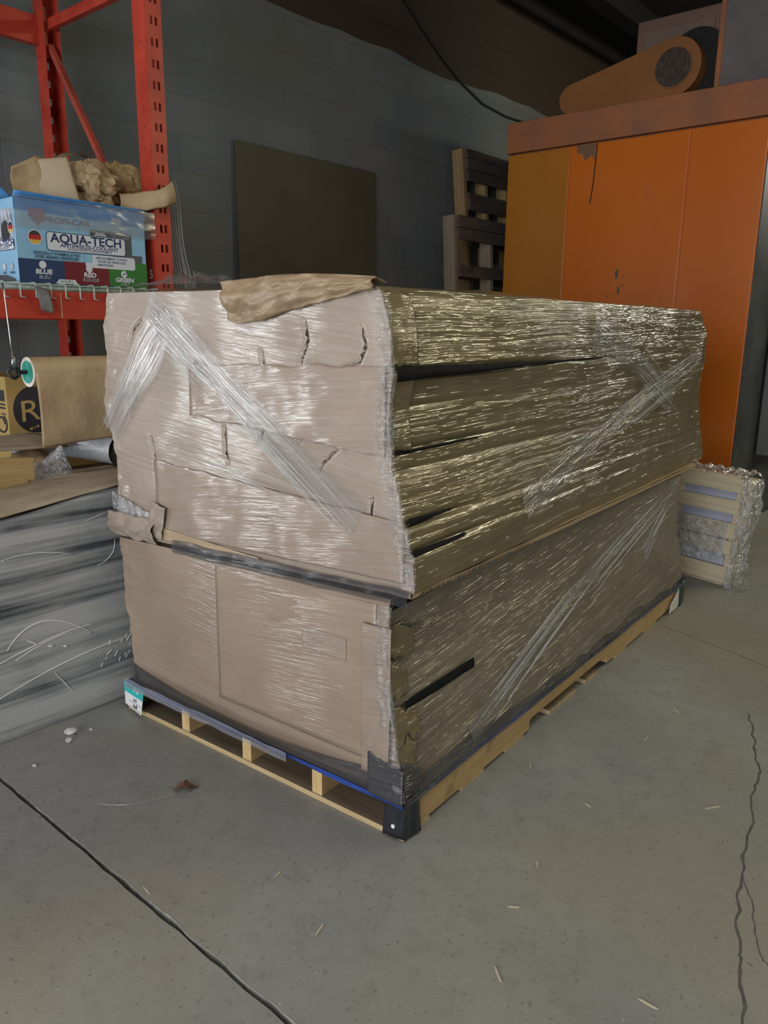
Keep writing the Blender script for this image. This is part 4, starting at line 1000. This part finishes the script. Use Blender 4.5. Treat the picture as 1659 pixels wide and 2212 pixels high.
b.grid(bub, 110, 60); tag(b.build('bubble_wrap_scrap', BUB, smooth=True), 'clear bubble wrap scrap on the bench behind the cardboard sheet', 'bubble wrap')
loose('cardboard_scrap', lambda u, v: (lerp(-.165, -.01, u), 1.72+.10*v, .80 + .075*math.sin(PI*(.15+.6*u))*(.4+.6*v)+.01*nz(u*3, v, 0)), 16, 8, CARD, 'brown cardboard flap bent up behind the bubble wrap scrap', 'cardboard', .004)
b = MB()
def fold(x0, x1, y0, y1, z0, z1, m=0, M=None): b.box(x0, x1, y0, y1, z0, z1, m, M)
KB = [(-.60, .80), (-.27, .79), (-.215, .815), (-.212, .895), (-.33, .905), (-.60, .90)]
b.prism(KB, (0, 1.49, 0), (1, 0, 0), (0, 0, 1), (0, .012, 0)); b.prism([(x, z*.985+.0) for x, z in KB], (.004, 1.506, .012), (1, 0, 0), (0, 0, 1), (0, .012, 0))
b.box(-.60, -.245, 1.478, 1.488, .79, .822)
tag(b.build('cardboard_bundle', simple('golden_cardboard', (.40, .26, .10), (.50, .34, .15), 5, .7, stretch=(.6, 1, 6)), bevel=.002), 'golden brown folded cardboard bundle upright on the bench edge', 'cardboard')
loose('cardboard_flap', lambda u, v: (lerp(-.55, .03, u), 1.72+.30*v, .905+.012*math.sin(PI*v)-.02*u*(1-v)), 20, 10, CARDG, 'grey dusty cardboard flap jutting out under the printed box', 'cardboard', .005)
loose('white_sheet', lambda u, v: (lerp(-.10, .13, u), 1.78+.2*v+.06*u, .835+.03*v+.035*u), 10, 8, simple('pale_blue_white_sheet', (.55, .6, .7), (.65, .7, .78), 5, .5), 'pale bluish white sheet lying under the hanging paper edge', 'sheet', .004)
sr = empty('foil_roll', (.250, 1.74, .842), 0, 'silvery white rolled sheet with dark end lying on the bench', 'roll', rot=(0, 0, 0))
A, B = Vector((0, 0, 0)), Vector((-.14, .28, .03))
b = MB(); b.tube([A.lerp(B, k/10)+Vector((.004*nz(k*.5, 0, 0), 0, .004*nz(0, k*.5, 0))) for k in range(11)], lambda t: .058+.004*nz(t*5, 1, 1), 28, caps=False)
b.build('rolled_sheet', simple('foil_white', (.50, .52, .56), (.72, .74, .77), 6, .4, .2, bump=.5, bscale=14, bd=.02), sr, smooth=True)
b = MB(); k = 90
for i in range(k):
    t0, t1 = i/k, (i+1)/k
    for rr, a in (): pass
P_ = [((.012+.043*i/120)*math.cos(i*.42), (.012+.043*i/120)*math.sin(i*.42)) for i in range(121)]
b.prism([(.055*math.cos(a*PI/16), .055*math.sin(a*PI/16)) for a in range(32)], (0, .006, 0), (1, 0, 0), (0, 0, 1), (0, .004, 0))
b.tube([(p[0], .002, p[1]) for p in P_], .0018, 5, 1); b.build('roll_end', [simple('dark_roll_core', (.02, .02, .022), (.05, .05, .055), 20, .6), simple('grey_edge', (.16, .16, .17), rough=.5)], sr)
BOXY = simple('golden_carton', (.40, .27, .085), (.48, .33, .12), 4, .65)
rb = empty('printed_box', (-.02, 2.10, .731), 0, 'golden cardboard box with black lettering behind the paper roll', 'carton')
MB().box(0, .46, 0, .32, 0, .40).build('box_body', BOXY, rb, bevel=.003)
b = MB()
def pb(x, y): return (x, -.0008, y)
n = len(b.v); b.v += [Vector((.115+.092*math.cos(a*PI/20), -.0005, .262+.098*math.sin(a*PI/20))) for a in range(40)]; b.face(list(range(n, n+40)), 0)
put_text(b, 'RI', .135, lambda x, y: (.11+x, -.0009, .255+y+.08*x), 0, .007, 1.15); put_text(b, 'RI', .125, lambda x, y: (.11+x, -.0013, .255+y+.08*x), 1, .0, 1.2)
for kx in (.09, .105, .12, .10): n = len(b.v); b.v += [Vector((kx+.006*math.cos(a*PI/6), -.0016, .185+.006*math.sin(a*PI/6)+.3*(kx-.1))) for a in range(12)]; b.face(list(range(n, n+12)), 1)
def ps(x, y): return (-.0008, x, y)
for y0, y1, x1 in ((.30, .345, .075), (.283, .290, .08), (.268, .276, .08), (.245, .25, .06)):
    n = len(b.v); b.v += [Vector(ps(.015, y0)), Vector(ps(x1, y0)), Vector(ps(x1, y1)), Vector(ps(.015, y1))]; b.face([n, n+1, n+2, n+3], 0)
b.tube([(-.001, .06-.05*math.cos(t*.35)*(.6+.02*t), .205+.035*math.sin(t*.35)*(.7+.02*t)) for t in range(22)], .004, 6, 0)
b.build('box_print', [INK, BOXY], rb)

# ------------------------------------------------------------------ bits lying on the floor
def leaf():
    b = MB()
    def f(u, v):
        a = (v-.5)*2; wd = .018*math.sin(PI*min(1, u*.95+.04))*(1+.35*math.sin(u*14)); return ((u-.5)*.07, a*wd, .007+.014*abs(a)*math.sin(PI*u)+.006*math.sin(u*6))
    b.grid(f, 18, 8); b.tube([(-.035, 0, .01), (-.05, .004, .02)], .0012, 5); return b
o = leaf().build('dry_leaf', simple('dry_leaf', (.10, .05, .03), (.18, .095, .06), 40, .8), smooth=True, solid=.0006)
o.location = (-.244, .632, .0); o.rotation_euler = (0, 0, -.5); tag(o, 'curled dry brown leaf lying on the concrete near the pallet end', 'leaf')
CHIPM = simple('plaster_chip', (.5, .49, .47), (.62, .61, .59), 30, .85)
def chip(x, y, r, label, sx=1.3, mat=CHIPM):
    b = MB(); s = random.random()*50
    b.grid(ball((0, 0, r*.45), r*sx, r, r*.6, s, .5, 1.6), 14, 9); o = b.build('stone_chip', mat); o.location = (x, y, 0); o.rotation_euler[2] = random.random()*3
    return tag(o, label, 'stone chip', 'pale chips on the floor by the scuffed board')
chip(-.305, 1.199, .017, 'larger white stone chip on the floor below the scuffed board'); chip(-.336, 1.155, .011, 'small white stone chip nearer the camera of the pair below the scuffed board', 1.1)
chip(-.483, 1.091, .006, 'tiny pale pebble on the floor at the left frame edge below the scuffed board'); chip(-.25, 1.17, .005, 'tiny pale pebble between the white chips and the pallet label')
SPL = simple('pale_splinter', (.5, .42, .3), (.62, .55, .42), 20, .8)
for i, (x, y, l_, a, lb) in enumerate(((.161, -.315, .012, .5, 'tiny pale wood chip on the open concrete right of centre'), (.486, -.295, .011, 1.2, 'pale wood chip on the concrete well right of the pallet corner'), (-.312, .154, .012, .2, 'pale wood chip left of the black pallet corner'),
        (-.208, -.431, .022, .9, 'thin pale splinter low in front of the stack'), (-.068, -.705, .02, 1.6, 'thin splinter on the concrete near the bottom right crack'), (-.373, -.057, .022, .3, 'pale straw-coloured splinter in front of the pallet corner'),
        (.967, -.268, .016, .1, 'pale flake of wood beside the long side of the pallet'), (.72, -.573, .03, -.6, 'long thin splinter beside the right floor crack'), (1.229, .02, .014, .7, 'pale flake close against the long side of the pallet'),
        (1.241, -.267, .018, 1.0, 'white flake midway along the stack on the open floor'), (-.013, -.352, .014, 2.2, 'slim pale splinter near the floor centre'), (.56, -.06, .016, .6, 'pale shaving near the first pallet notch'))):
    b = MB(); b.prism([(-l_, -.0016), (l_*.6, -.0022), (l_, .0004), (l_*.3, .0022), (-l_*.8, .0016)], (0, 0, .0004), (1, 0, 0), (0, 1, 0), (0, 0, .0025))
    o = b.build('wood_splinter', SPL); o.location = (x, y, 0); o.rotation_euler[2] = a; tag(o, lb, 'splinter', 'wood splinters scattered on the concrete')
# chalky scuff on the concrete
b = MB()
def scuff(pts, wd):
    n = len(b.v); k = 40
    for i in range(k+1):
        t = i/k*(len(pts)-1); j = min(int(t), len(pts)-2); p = Vector(pts[j]).lerp(Vector(pts[j+1]), t-j); d = (Vector(pts[j+1])-Vector(pts[j])).normalized()
        w_ = wd*(.3+.9*abs(nz(t*3, wd, 1)))*math.sin(PI*(.05+.9*i/k))
        b.v += [Vector((p.x-d.y*w_, p.y+d.x*w_, .0007)), Vector((p.x+d.y*w_, p.y-d.x*w_, .0007))]
    for i in range(k): b.face([n+2*i, n+2*i+1, n+2*i+3, n+2*i+2])
scuff([(-.465, .785), (-.44, .74), (-.41, .705), (-.385, .69)], .004); scuff([(-.385, .69), (-.33, .66), (-.28, .645)], .0015); scuff([(-.565, .33), (-.56, .37)], .004)
tag(b.build('scuff_mark', SCR, floor), kind='structure')
